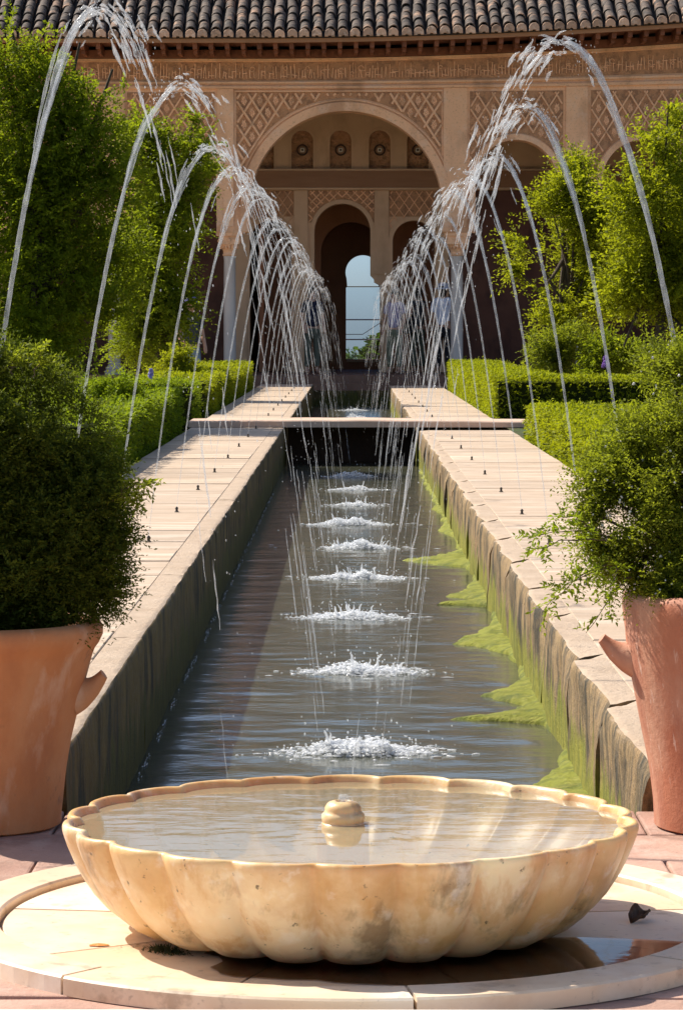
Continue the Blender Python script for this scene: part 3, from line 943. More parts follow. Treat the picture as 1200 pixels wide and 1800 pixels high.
# lattice (sebka) panels: crossing raised strips with a carved rosette in each diamond
ros = MB()
for k in range(6):
    a = 2 * math.pi * k / 6 + .3
    ros.blob((.034 * math.cos(a), 0, .048 * math.sin(a)), (.017, .014, .028 if k % 3 else .02), 7, 4, .2)
ros.blob((0, -.004, 0), (.018, .018, .02), 7, 4)
for (a, b_) in (((-.055, 0, -.03), (.03, 0, .085)), ((.055, 0, -.03), (-.03, 0, .085)), ((-.05, 0, -.02), (0, 0, -.1)), ((.05, 0, -.02), (0, 0, -.1))):
    ros.bar(a, b_, .014, .012)
ros_me = ros.mesh('rosette'); ros_me.materials.append(M['carving'])
def lattice(x0, x1, z0, z1, inside, y, sx, sz, bw, bt, parent, mat_bg, mat_bar, rosettes=True, scale=1.0, bgname='panel'):
    strips = MB()
    step = .06
    def clip_line(p, d, length, dy=0.0):
        n = int(length / step); run = None; last = None
        for i in range(n + 1):
            q = (p[0] + d[0] * step * i, p[1] + d[1] * step * i)
            ok = x0 <= q[0] <= x1 and z0 <= q[1] <= z1 and inside(*q)
            if ok and run is None: run = q
            if (not ok or i == n) and run is not None:
                if last and math.hypot(last[0] - run[0], last[1] - run[1]) > .05:
                    strips.bar((run[0], y, warp(*run)), (last[0], y, warp(*last)), bw, bt + dy)
                run = None
            last = q
    W, H = x1 - x0, z1 - z0
    L = math.hypot(sx, sz); d1 = (sx / L, sz / L); d2 = (-sx / L, sz / L)
    k = int((W / sx + H / sz)) + 3
    for i in range(-k, k):
        clip_line((x0 + i * sx - 0, z0), d1, (W + H) * 1.7)
        clip_line((x0 + i * sx + 0, z0), d2, (W + H) * 1.7, .004)
    o = strips.build('lattice', mat_bar); o['kind'] = 'stuff'; pchild(o, parent)
    if rosettes:
        rows = int(H / (sz / 2)) + 2
        for r in range(rows):
            for c in range(-1, int(W / sx) + 2):
                cx = x0 + c * sx + (sx / 2 if r % 2 == 0 else 0) ; cz = z0 + r * sz / 2
                if all(x0 + .04 < cx + ex < x1 - .04 and z0 + .06 < cz + ez < z1 - .03 and inside(cx + ex, cz + ez) for ex, ez in ((0, 0), (.07, 0), (-.07, 0), (0, .1), (0, -.1))):
                    ob = link('rosette', ros_me, None)
                    ob.location = (cx, y - .002, warp(cx, cz)); ob.rotation_euler = (0, random.uniform(-.15, .15), 0)
                    ob.scale = (scale * sx / .30, 1, scale * sz / .46)
                    ob.parent = parent
                    if parent is pav: ob.location = Vector(ob.location) - pav_off
def out_of_arch(cx, r, zs):
    return lambda x, z: math.hypot(x - cx, z - zs) > r if z > zs else abs(x - cx) > r
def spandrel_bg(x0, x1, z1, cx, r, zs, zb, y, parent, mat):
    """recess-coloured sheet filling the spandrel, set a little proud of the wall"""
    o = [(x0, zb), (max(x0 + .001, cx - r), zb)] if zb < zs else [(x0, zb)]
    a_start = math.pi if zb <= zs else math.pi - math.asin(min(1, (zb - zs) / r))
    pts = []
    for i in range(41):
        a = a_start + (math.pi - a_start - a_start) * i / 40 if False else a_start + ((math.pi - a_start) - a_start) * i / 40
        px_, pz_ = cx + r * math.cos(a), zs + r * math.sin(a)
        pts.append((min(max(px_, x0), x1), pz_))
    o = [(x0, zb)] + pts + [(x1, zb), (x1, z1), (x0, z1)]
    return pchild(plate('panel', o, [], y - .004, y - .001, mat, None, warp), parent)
random.seed(3)
rC = 1.83 + .25
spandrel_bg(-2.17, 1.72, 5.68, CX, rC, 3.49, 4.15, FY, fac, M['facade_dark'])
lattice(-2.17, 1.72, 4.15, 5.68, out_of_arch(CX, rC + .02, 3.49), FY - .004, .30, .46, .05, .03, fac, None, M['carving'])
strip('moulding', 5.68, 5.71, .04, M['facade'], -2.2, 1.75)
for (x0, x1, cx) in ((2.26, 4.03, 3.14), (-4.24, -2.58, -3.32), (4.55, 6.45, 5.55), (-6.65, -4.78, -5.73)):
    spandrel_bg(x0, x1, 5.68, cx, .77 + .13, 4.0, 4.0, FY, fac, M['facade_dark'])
    lattice(x0, x1, 4.0, 5.68, out_of_arch(cx, .93, 4.0), FY - .004, .30, .46, .035, .024, fac, None, M['carving'], True, .95)

# columns
def column(x, y):
    c = empty('column'); c.parent = pav; c.location = Vector((x, y, .28)) - pav_off
    m = MB(); m.lathe([(0, 0), (.19, 0), (.19, .07), (.16, .09), (.17, .12), (.145, .15), (.125, .18), (0, .18)], n=28); m.build('base', M['column'], c, sm=40)
    m = MB(); m.lathe([(.118, .182), (.118, 1.2), (.11, 2.2), (.118, 2.25), (.118, 2.28)], n=28, close=False); m.build('shaft', M['column'], c, sm=40)
    m = MB()
    m.lathe([(.125, 2.28), (.14, 2.30), (.125, 2.33), (.12, 2.36), (.15, 2.44), (.19, 2.50)], n=28, close=False)
    m.box(-.20, .20, -.20, .20, 2.50, 2.66)
    for k in range(16):
        a = 2 * math.pi * k / 16
        m.blob((.165 * math.cos(a), .165 * math.sin(a), 2.46), (.03, .03, .05), 6, 4, .2)
        if k % 2 == 0: m.blob((.205 * math.cos(a), .205 * math.sin(a), 2.57), (.03, .03, .045), 6, 4, .2)
    m.box(-.25, .25, -.24, .24, 2.662, 2.74)
    m.build('capital', M['carving'], c)
for x in (-2.31, 2.03, 4.30, -4.52, 6.7, -6.9): column(x, FY + .25)

# floor, steps
b = MB(); b.box(-8.4, 8.4, 57.2, 70.5, -.02, .28); pchild(b.build('floor', M['brick_floor']))
b = MB(); b.box(-3.2, 3.2, 56.8, 57.198, -.02, .14); pchild(b.build('step', M['brick_floor']))
b = MB(); b.box(-.06, .72, 57.17, 57.199, .255, .285); 

# inner wall with three arches, niches and a beam
IY = 61.5
inner_arches = [(-.165, .56, 3.12), (-1.60, .42, 2.92), (1.26, .42, 2.92)]
out = [(-8.2, .281)]
for (cx, r, zs) in sorted(inner_arches):
    ap = arch_pts(cx, r, zs, .281, 30)
    if r > .5: ap = [(-.86, .281), (-.86, 2.02), (-.80, 2.10), (-.80, 2.16), (-.725, 2.24)] + ap[1:-1] + [(.395, 2.24), (.47, 2.16), (.47, 2.10), (.61, 2.02), (.61, .281)]
    out += ap
out += [(8.2, .281), (8.2, 6.2), (-8.2, 6.2)]
niche_x = [-1.75, -.965, -.20, .58, 1.34]
nh = [arch_pts(x, .215, 4.935, 4.38, 18) for x in niche_x]
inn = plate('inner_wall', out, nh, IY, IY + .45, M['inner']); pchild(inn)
def nhood(nm, b, mat, parent=inn, sm=None): return pchild(b.build(nm, mat, sm=sm), parent)
for x in niche_x:
    # carved plaster screen set back in the niche, round medallion on it
    pchild(plate('niche_screen', arch_pts(x, .2145, 4.935, 4.381, 18), [], IY + .10, IY + .13, M['facade_dark']), inn)
    b = MB()
    for i in range(9):
        for j in range(4):
            zz = 4.44 + i * .078; xx = x - .16 + j * .105 + (.05 if i % 2 else 0)
            if abs(xx - x) < .19 and math.hypot(xx - x, zz - 4.76) > .14 and (zz < 4.93 or math.hypot(xx - x, zz - 4.935) < .18):
                b.blob((xx, IY + .098, zz), (.028, .014, .026), 6, 4, .25)
    nhood('niche_carving', b, M['facade_dark'])['kind'] = 'stuff'
    b = MB()
    b.v = []
    for (r0, r1, d0) in ((.085, .115, .03),):
        bb = ring_band(x, 4.76, r0, r1, IY + .05, IY + .098, 0, 2 * math.pi, 28); b.add(bb.v, bb.f)
    nhood('medallion_ring', b, M['dark_wood'])
    b = MB(); b.box(x - .045, x + .045, IY + .06, IY + .098, 4.715, 4.805)
    me_o = link('medallion', bevel_mesh(b.mesh('medallion'), .012, 2), M['medallion']); pchild(me_o, inn)
    b = MB(); b.box(x - .018, x + .018, IY + .052, IY + .0595, 4.742, 4.778); nhood('medallion_centre', b, M['dark_wood'])
    rb = ring_band(x, 4.935, .217, .265, IY - .025, IY - .001, 0, math.pi, 20, drop=.555); nhood('niche_moulding', rb, M['inner'], sm=40)
b = MB(); b.box(-7.9, 7.9, IY - .12, IY - .002, 4.00, 4.33); nhood('beam', b, M['beam'])
b = MB(); b.box(-7.9, 7.9, IY - .14, IY - .002, 4.335, 4.372); nhood('moulding', b, M['inner'])
b = MB(); b.box(-7.9, 7.9, IY - .13, IY - .002, 3.955, 3.995); nhood('moulding', b, M['inner'])
for (x0, x1) in ((-1.13, -.86), (.48, .76), (1.72, 1.95), (-2.3, -2.07)):
    b = MB(); b.box(x0, x1, IY - .04, IY - .002, 2.26 if x0 == .48 else .285, 3.95); nhood('pilaster', b, M['inner'])
for (x0, x1) in ((-7.75, -2.32), (1.97, 7.75)):
    b = MB(); b.box(x0, x1, IY - .03, IY - .002, .285, 3.94); nhood('dado', b, M['dado'])  # dark sheets added over the wall to deepen the portico's shade
for (cx, r, zs) in inner_arches:
    rb = ring_band(cx, zs, r + .002, r + .08, IY - .035, IY - .002, 0, math.pi, 30, drop=.86 if r > .5 else 1.1); nhood('arch_moulding', rb, M['inner'], sm=40)
_w = warp
def warp(x, z): return z
for (x0, x1, cx, r, zs, sx, sz, bw) in ((.77, 1.71, 1.26, .42, 2.92, .20, .28, .022), (-2.06, -1.14, -1.60, .42, 2.92, .20, .28, .022), (-.85, .47, -.165, .56, 3.12, .17, .17, .03)):
    pchild(plate('panel', [(x0, 3.42 if r < .5 else 3.35), (x1, 3.42 if r < .5 else 3.35), (x1, 3.94), (x0, 3.94)], [arch_pts(cx, r + .09, zs, 3.43, 20)[1:-1]] if False else [], IY - .006, IY - .003, M['facade_dark']), inn) if r < .5 else spandrel_bg(x0, x1, 3.94, cx, r + .085, zs, 3.3, IY - .002, inn, M['facade_dark'])
    lattice(x0, x1, 3.0 if r < .5 else 3.3, 3.94, out_of_arch(cx, r + .09, zs), IY - .006, sx, sz, bw, .018, inn, None, M['carving'], r > .5, .55)
warp = _w

# vestibule and back wall of the lookout room with an open arched window
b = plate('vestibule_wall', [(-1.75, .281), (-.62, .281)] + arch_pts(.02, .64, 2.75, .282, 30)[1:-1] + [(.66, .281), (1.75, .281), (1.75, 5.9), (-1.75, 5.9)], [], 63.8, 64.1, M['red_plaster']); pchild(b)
BY = 66.0
win = [( -.10, .50), (-.10, 2.05), (-.075, 2.08), (-.075, 2.12)]
for i in range(25):
    a = math.pi + .35 + (-.35 - math.pi - .35) * i / 24
    win.append((.265 + .375 * math.cos(a), 2.385 + .375 * math.sin(a)))
win += [(.605, 2.12), (.605, 2.08), (.63, 2.05), (.63, .50)]
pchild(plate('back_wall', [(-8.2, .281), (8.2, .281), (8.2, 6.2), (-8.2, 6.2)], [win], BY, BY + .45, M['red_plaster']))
for x in (-1.85, 1.755):
    b = MB(); b.box(x, x + .10, IY + .46, BY - .005, .285, 5.9); pchild(b.build('side_wall', M['red_plaster']))
for x in (-8.2, 7.8):
    b = MB(); b.box(x, x + .4, FY + .505, BY - .006, .285, 6.1); pchild(b.build('side_wall', M['red_plaster']))
b = MB(); b.box(-8.15, 8.15, FY + .05, BY + .4, 6.205, 6.30); pchild(b.build('ceiling', M['dark_wood']))
# window rails, and added tint sheets colouring the sky and far haze
b = MB()
for z in (wz(561, 66.6), wz(596, 66.6)): b.tube([(-.25, 66.6, z), (.8, 66.6, z)], .016, 8)
b.tube([(-.25, 66.6, wz(587, 66.6)), (.26, 66.6, wz(587, 66.6)), (.75, 66.6, wz(561, 66.6))], .010, 6)
pchild(b.build('railing', M['rail']))
zs_ = wz(503, 66.2)
b = MB(); b.box(-.16, .70, BY + .18, BY + .19, zs_ + .012, 2.85); pchild(b.build('window_pane', M['glass']))
b = MB(); b.box(-.16, .70, BY + .18, BY + .19, .45, zs_ - .012); pchild(b.build('window_pane', M['glass_low']))
b = MB(); b.box(-.16, .70, BY + .17, BY + .20, zs_ - .010, zs_ + .010); pchild(b.build('glazing_bar', M['rail']))  # added bar where the sky and haze tints meet
b = MB(); b.box(-.09, .62, BY - .05, BY + .5, .44, .499); pchild(b.build('window_sill', M['inner']))

# ---- eaves and roof
EY = 57.2                 # tile ends
EZ = 6.60                 # underside of the tile ends
PITCH = R_(27)
def seg_board(name, y0, y1, z0, z1, mat, parent, n=30):
    m = MB()
    for i in range(n + 1):
        x = -8.6 + 17.2 * i / n; d = dzx(x)
        m.v += [(x, y0, z0 + d), (x, y1, z0 + d), (x, y1, z1 + d), (x, y0, z1 + d)]
    for i in range(n):
        for k in range(4):
            a = i * 4 + k; c = i * 4 + (k + 1) % 4
            m.f.append((a, a + 4, c + 4, c))
    m.f += [(0, 1, 2, 3), (n * 4 + 3, n * 4 + 2, n * 4 + 1, n * 4)]
    o = m.build(name, mat); return pchild(o, parent)
roof = None
m = MB(); n = 30
tanp = math.tan(PITCH)
for i in range(n + 1):
    x = -8.6 + 17.2 * i / n; d = dzx(x)
    yr = 63.0
    m.v += [(x, EY + .06, EZ + .02 + d), (x, yr, EZ + .02 + (yr - EY) * tanp + d * .3), (x, 69, EZ + .3), (x, 69, EZ - .05), (x, EY + .06, EZ - .01 + d)]
for i in range(n):
    for k in range(5):
        a = i * 5 + k; c = i * 5 + (k + 1) % 5
        m.f.append((a, a + 5, c + 5, c))
m.f += [(0, 1, 2, 3, 4), tuple(n * 5 + k for k in (4, 3, 2, 1, 0))]
roof = m.build('roof', M['roof_under']); pchild(roof)
seg_board('fascia', EY + .12, EY + .20, EZ - .085, EZ - .012, M['beam'], roof)
seg_board('eave_board', EY + .2, FY - .07, EZ - .06, EZ - .02, M['wood'], roof)
seg_board('wall_plate', FY - .16, FY - .0, 6.32, 6.47, M['wood'], roof)
x = -8.3
while x < 8.3:
    b = MB(); d = dzx(x)
    b.box(x - .04, x + .04, EY + .24, FY - .01, EZ - .19 + d, EZ - .062 + d)
    b.box(x - .035, x + .035, EY + .5, FY - .01, EZ - .26 + d, EZ - .192 + d)
    pchild(b.build('rafter', M['wood']), roof); x += .30
# barrel tiles
def barrel(r, L, t, n=10, flat_end=False, seed=0):
    m = MB(); rows = 4
    for i in range(rows + 1):
        u = i / rows
        for (rr) in (r * (1.06 - .16 * u), (r - t) * (1.06 - .16 * u)):
            for k in range(n + 1):
                a = math.pi * k / n
                wob = 1 + .03 * mnoise.noise(Vector((k * .5, i * .7, seed)))
                m.v.append((rr * math.cos(a) * wob, L * u, rr * math.sin(a) * wob * 1.02))
    s = 2 * (n + 1)
    for i in range(rows):
        for k in range(n):
            a = i * s + k; m.f.append((a + 1, a, a + s, a + s + 1))
            a = i * s + n + 1 + k; m.f.append((a, a + 1, a + s + 1, a + s))
        for k in (0, n):
            a = i * s + k; b_ = i * s + n + 1 + k
            m.f.append((a, b_, b_ + s, a + s) if k == 0 else (b_, a, a + s, b_ + s))
    for i, rev in ((0, False), (rows, True)):
        for k in range(n):
            a = i * s + k; b_ = i * s + n + 1 + k
            m.f.append((a, a + 1, b_ + 1, b_) if not rev else (b_, b_ + 1, a + 1, a))
    me = m.mesh('roof_tile'); smooth(me, 50); return me
tiles = [barrel(.092, .50, .018, seed=k * 3.1) for k in range(4)]
for me in tiles: me.materials.append(M['tile'])
ends = []
for k in range(3):
    m = MB(); r = .094
    pts = []
    for q in range(11):
        a = math.pi * q / 10; pts.append((r * math.cos(a), r * math.sin(a)))
    pts += [(-r, -.055), (-r * .35, -.055), (-r * .25, -.035), (r * .25, -.035), (r * .35, -.055), (r, -.055)]
    npt = len(pts)
    for (yy, sc_) in ((-.012, .93), (0, 1.0), (.13, 1.0)):
        for (x_, z_) in pts: m.v.append((x_ * sc_ + .004 * mnoise.noise(Vector((x_ * 30, z_ * 30, k))), yy + .006 * mnoise.noise(Vector((x_ * 20, z_ * 20, k + 5))), z_ * sc_))
    for i in range(2):
        for q in range(npt):
            a = i * npt + q; c = i * npt + (q + 1) % npt
            m.f.append((c, a, a + npt, c + npt))
    m.f.append(tuple(range(npt)))
    me = m.mesh('tile_end'); me.materials.append(M['tile_end']); ends.append(me)
SP = .236; EXPO = .37
rest = MB()
pan = MB()
ci = 0
x = -6.75
random.seed(21)
nparts = 0
def put(me, name, x, s, dz=0, keep=True):
    d = dzx(x)
    y = EY + s * math.cos(PITCH); z = EZ + .06 + s * math.sin(PITCH) + d * (1 - s / 9) + dz
    o = link(name, me, None)
    o.location = (x + random.uniform(-.014, .014), y + random.uniform(-.02, .02), z + random.uniform(-.008, .008)); o.parent = roof
    o.rotation_euler = (PITCH - .03 + random.uniform(-.025, .025), random.uniform(-.06, .06), random.uniform(-.045, .045))
    return o
while x < 6.9:
    o = put(random.choice(ends), 'tile_end', x, .0, .0); o.rotation_euler = (random.uniform(-.03, .03), random.uniform(-.05, .05), random.uniform(-.04, .04))
    for k in range(4): put(random.choice(tiles), 'roof_tile', x, .09 + k * EXPO, .012)
    x += SP
# the courses higher up and the channel tiles between
x = -6.75
while x < 6.9:
    for k in range(4, 15):
        s = .09 + k * EXPO
        me = tiles[(k + int(x * 7)) % 4]
        mt = Matrix.Translation((x + random.uniform(-.008, .008), EY + s * math.cos(PITCH), EZ + .072 + s * math.sin(PITCH) + dzx(x) * (1 - s / 9))) @ Matrix.Rotation(PITCH - .03, 4, 'X')
        rest.add([tuple(mt @ v.co) for v in me.vertices], [tuple(p.vertices) for p in me.polygons])
    d = dzx(x + SP / 2)
    for k in range(12):
        s = .0 + k * .48
        a = (x + SP / 2, EY + .03 + s * math.cos(PITCH), EZ + .05 + s * math.sin(PITCH) + d * (1 - s / 9))
        s2 = s + .5
        b_ = (x + SP / 2, EY + .03 + s2 * math.cos(PITCH), EZ + .035 + s2 * math.sin(PITCH) + d * (1 - s2 / 9))
        for (p, q) in ((a, b_),):
            base = len(pan.v)
            for P_ in (p, q):
                for k2 in range(7):
                    an = math.pi + math.pi * k2 / 6
                    pan.v.append((P_[0] + .07 * math.cos(an), P_[1], P_[2] + .05 * math.sin(an)))
            for k2 in range(6): pan.f.append((base + k2, base + k2 + 1, base + 8 + k2, base + 7 + k2))
    x += SP
o = rest.build('upper_roof_tiles', M['tile'], sm=50); o['kind'] = 'stuff'; pchild(o, roof)
o = pan.build('channel_tiles', M['tile'], sm=50); o['kind'] = 'stuff'; pchild(o, roof)

# ------------------------------------------------------------------ foliage
M['leaf_tree'] = leafmat('leaf_tree', (.040,.066,.008), (.235,.285,.018), .54)
M['leaf_tree_b'] = leafmat('leaf_tree_light', (.065,.090,.010), (.30,.325,.018), .54)
M['leaf_dark'] = leafmat('leaf_shrub_dark', (.022,.036,.008), (.125,.155,.018), .44)
M['leaf_fine'] = leafmat('leaf_shrub_fine', (.060,.080,.012), (.24,.275,.028), .52)
M['leaf_hedge'] = leafmat('leaf_hedge', (.10,.13,.008), (.33,.36,.015), .42)
M['leaf_hedge_d'] = leafmat('leaf_hedge_green', (.06,.10,.008), (.24,.31,.018), .42)
M['leaf_far'] = leafmat('leaf_far', (.06,.09,.03), (.14,.17,.06), .3)
M['hedge_core'] = stone('hedge_core', (.018,.024,.006), (.035,.042,.010), 20, .95, .8, 30, rand=0, world=True, bdist=.05, spec=.02)  # near-black twig mass, its colour standing for the shade inside the hedges
M['blossom'] = cloth('blossom', (.80,.78,.70))
M['purple'] = cloth('purple_petal', (.26,.12,.42), (.34,.18,.50))
M['lilac'] = cloth('lilac_petal', (.24,.22,.55), (.32,.30,.62))
M['stem'] = cloth('stem', (.06,.10,.03))

_K = rng.normal(size=(10, 3)); _PH = rng.uniform(0, 7, 10)
def nz(P, f):
    s = 0
    for k, ph in zip(_K, _PH): s = s + np.sin((P @ k) * f + ph)
    return s / 4.0

def unit(a): return a / np.maximum(np.linalg.norm(a, axis=-1, keepdims=True), 1e-9)

def leaf_object(name, P, D, U, L, W, tone, mat, parent, curl=.15):
    n = len(P)
    D = unit(D); S = unit(np.cross(D, U)); Nn = np.cross(S, D)
    L = L[:, None]; W = W[:, None]
    v = np.empty((n, 4, 3))
    v[:, 0] = P
    v[:, 1] = P + D * L * .45 + S * W * .5 + Nn * L * curl
    v[:, 2] = P + D * L
    v[:, 3] = P + D * L * .45 - S * W * .5 + Nn * L * curl
    me = bpy.data.meshes.new(name)
    me.vertices.add(n * 4); me.vertices.foreach_set('co', v.reshape(-1).astype(np.float32))
    me.loops.add(n * 4); me.loops.foreach_set('vertex_index', np.arange(n * 4, dtype=np.int32))
    me.polygons.add(n)
    me.polygons.foreach_set('loop_start', (np.arange(n) * 4).astype(np.int32))
    try: me.polygons.foreach_set('loop_total', np.full(n, 4, dtype=np.int32))
    except Exception: pass
    at = me.attributes.new('tone', 'FLOAT', 'FACE'); at.data.foreach_set('value', np.clip(tone, 0, 1).astype(np.float32))
    me.update(calc_edges=True)
    return link(name, me, mat, parent)

def spray(starts, dirs, length, k, leaf, aspect, gr, tonebase, droop=.25, spread=.9):
    """leaves alternating along short twigs; arrays per twig -> leaf arrays"""
    n = len(starts)
    t = (np.arange(k) + .5) / k
    dirs = unit(dirs)
    side = unit(np.cross(dirs, gr.normal(size=(n, 3)) * .5 + np.array([0, 0, 1.0])))
    ln = length * gr.uniform(.6, 1.25, n)
    P = starts[:, None] + dirs[:, None] * (ln[:, None] * t)[:, :, None]
    P[..., 2] -= droop * ln[:, None] * t ** 2
    sg = np.where(np.arange(k) % 2 == 0, 1., -1.)[None, :, None]
    D = dirs[:, None] * .75 + side[:, None] * sg * spread + gr.normal(size=(n, k, 3)) * .28
    U = gr.normal(size=(n, k, 3)) * .55 + np.array([0, 0, 1.0])
    sz = leaf * gr.uniform(.65, 1.25, (n, k)) * (1 - .35 * np.abs(t - .4))[None]
    tone = tonebase[:, None] + gr.normal(size=(n, k)) * .14
    return P.reshape(-1, 3), D.reshape(-1, 3), U.reshape(-1, 3), sz.reshape(-1), (sz * aspect).reshape(-1), tone.reshape(-1)

def crown(name, clumps, ntwig, tl, k, leaf, aspect, mat, parent, org, seed, gap=-.9, shell=2.4, up=.25, droop=.25, gapf=2.2):
    """clumps: (x, y, z, rx, ry, rz) in world space"""
    gr = np.random.default_rng(seed)
    C = np.array(clumps, float)
    wgt = (C[:, 3] * C[:, 5]); wgt = wgt / wgt.sum()
    ci = gr.choice(len(C), ntwig, p=wgt)
    d = unit(gr.normal(size=(ntwig, 3)))
    rad = gr.uniform(0, 1, ntwig) ** (1 / shell)
    rad = rad * (1 + .26 * nz(d * 3 + C[ci, :3] * 2, 1.5))
    S = C[ci, :3] + d * C[ci, 3:6] * rad[:, None]
    keep = nz(S, gapf) > gap
    S, d = S[keep], d[keep]
    dirs = d + gr.normal(size=d.shape) * .45 + np.array([0, 0, up])
    tb = .42 + .28 * nz(S, 1.7) + gr.normal(size=len(S)) * .16
    arr = spray(S - unit(dirs) * tl * .4, dirs, tl, k, leaf, aspect, gr, tb, droop)
    o = leaf_object(name, arr[0] - np.array(org), *arr[1:5], arr[5], mat, parent)
    return o

def cl(px, py, Y, rp, k=1.0, dy=0, kz=1.0):
    r = rp * Y / F
    return (wx(px, Y), Y + dy, wz(py, Y), r * k, r * k * 1.05, r * kz)

def tree(name, label, clumps, trunk_xy, ntwig, tl, k, leaf, aspect, mat, seed, group=None, gap=-.9, tr=.09, cat='tree'):
    random.seed(seed)
    org = (trunk_xy[0], trunk_xy[1], -.03)
    root = empty(name, org); tag(root, label, cat, group)
    C = np.array(clumps); top = C[:, 2].max(); cz = C[:, 2].mean()
    m = MB()
    pts = []
    cx, cy = C[:, 0].mean(), C[:, 1].mean()
    for i in range(8):
        u = i / 7
        pts.append((u ** 1.5 * (cx - org[0]) + .03 * math.sin(i * 2.1), u ** 1.5 * (cy - org[1]) + .03 * math.cos(i * 1.7), u * (cz + .2)))
    m.tube(pts, [tr * (1.25 if i == 0 else 1) * (1 - .65 * i / 7) for i in range(8)], 9, jitter=.08)
    for c in clumps:
        s = pts[random.randint(3, 6)]
        e = (c[0] - org[0], c[1] - org[1], c[2] - org[2])
        mid = ((s[0] + e[0]) / 2 + random.uniform(-.1, .1), (s[1] + e[1]) / 2, (s[2] + e[2]) / 2 - .08)
        m.tube([s, mid, e], [tr * .38, tr * .25, tr * .10], 6)
    m.build('trunk', M['bark'], root, sm=60)
    crown('crown', clumps, ntwig, tl, k, leaf, aspect, mat, root, org, seed, gap)
    return root

random.seed(4)
YA, YB = 31.6, 43.5
A = [cl(p, q, YA, r_, dy=random.uniform(-.5, .5)) for (p, q, r_) in ((20,120,85),(110,150,80),(60,230,110),(165,240,80),(200,330,75),(90,350,120),(-40,300,130),(190,440,85),(70,480,125),(-60,520,140),(170,560,95),(60,610,95),(205,130,42),(150,85,34),(30,60,28))]
tree('garden_tree', 'tall dense tree at far left, its crown reaching the roof tiles', A, (wx(60, YA), YA + .3), 6460, .38, 15, .054, .55, M['leaf_tree'], 101, 'trees along the garden beds', gap=-.62, tr=.12)
B = [cl(p, q, YB, r_, dy=random.uniform(-.4, .4)) for (p, q, r_) in ((285,290,62),(330,330,48),(275,390,70),(352,262,30),(320,440,50),(255,480,70),(300,540,60),(245,590,60),(250,240,45),(370,290,18),(345,210,16))]
tree('garden_tree', 'smaller tree before the portico, left, right of the tall tree', B, (wx(290, YB), YB + .3), 3230, .44, 15, .062, .55, M['leaf_tree'], 102, 'trees along the garden beds', gap=-.55)
R1 = [cl(p, q, 42, r_, dy=random.uniform(-.4, .4)) for (p, q, r_) in ((925,430,38),(965,370,48),(1005,330,45),(1000,450,68),(955,500,46),(1050,390,62),(1045,520,60),(905,470,20),(985,560,45),(1010,290,26))]
tree('garden_tree', 'feathery tree standing before the right side arch of the pavilion', R1, (wx(1010, 42), 42.2), 3700, .46, 13, .066, .5, M['leaf_tree_b'], 103, 'trees along the garden beds', gap=-.75)
R2 = [cl(p, q, 38.5, r_, dy=random.uniform(-.4, .4)) for (p, q, r_) in ((1150,270,48),(1185,220,32),(1110,350,62),(1190,350,85),(1140,450,80),(1225,470,110),(1095,520,55),(1170,570,70),(1250,620,90),(1095,610,40),(1165,195,16))]
tree('garden_tree', 'yellow-green bushy tree at the right edge behind the hedges', R2, (wx(1160, 38.5), 38.8), 4200, .46, 13, .070, .5, M['leaf_tree_b'], 104, 'trees along the garden beds', gap=-.42, tr=.1)
# shrubs standing in the beds
def shrub(name, label, clumps, mat, seed, nt_, tl, leaf, k=11, gap=-.8, group='shrubs in the beds'):
    C = np.array(clumps)
    return tree(name, label, clumps, (C[:, 0].mean(), C[:, 1].mean()), nt_, tl, k, leaf, .5, mat, seed, group, gap, tr=.035, cat='shrub')
shrub('shrub', 'round pale shrub behind the hedge right of the channel', [cl(955,612,40,34), cl(1000,600,40,40), cl(985,640,40,38)], M['leaf_fine'], 111, 900, .18, .045)
shrub('shrub', 'dark shrub under the right-edge tree, behind the dark-faced hedge', [cl(1060,625,39.5,42), cl(1110,640,39.5,45), cl(1040,650,39.5,30)], M['leaf_tree'], 112, 1000, .18, .045)
shrub('shrub', 'small leafy shrub at the end of the left hedge', [cl(318,632,41,26), cl(300,655,41,30), cl(338,660,41,20)], M['leaf_tree_b'], 113, 650, .16, .045)
shrub('shrub', 'bright shrub rising over the left hedge behind the potted bush', [cl(215,690,26,34), cl(180,700,26,38), cl(240,715,26,26), cl(150,720,26,40)], M['leaf_hedge_d'], 114, 1500, .12, .032)

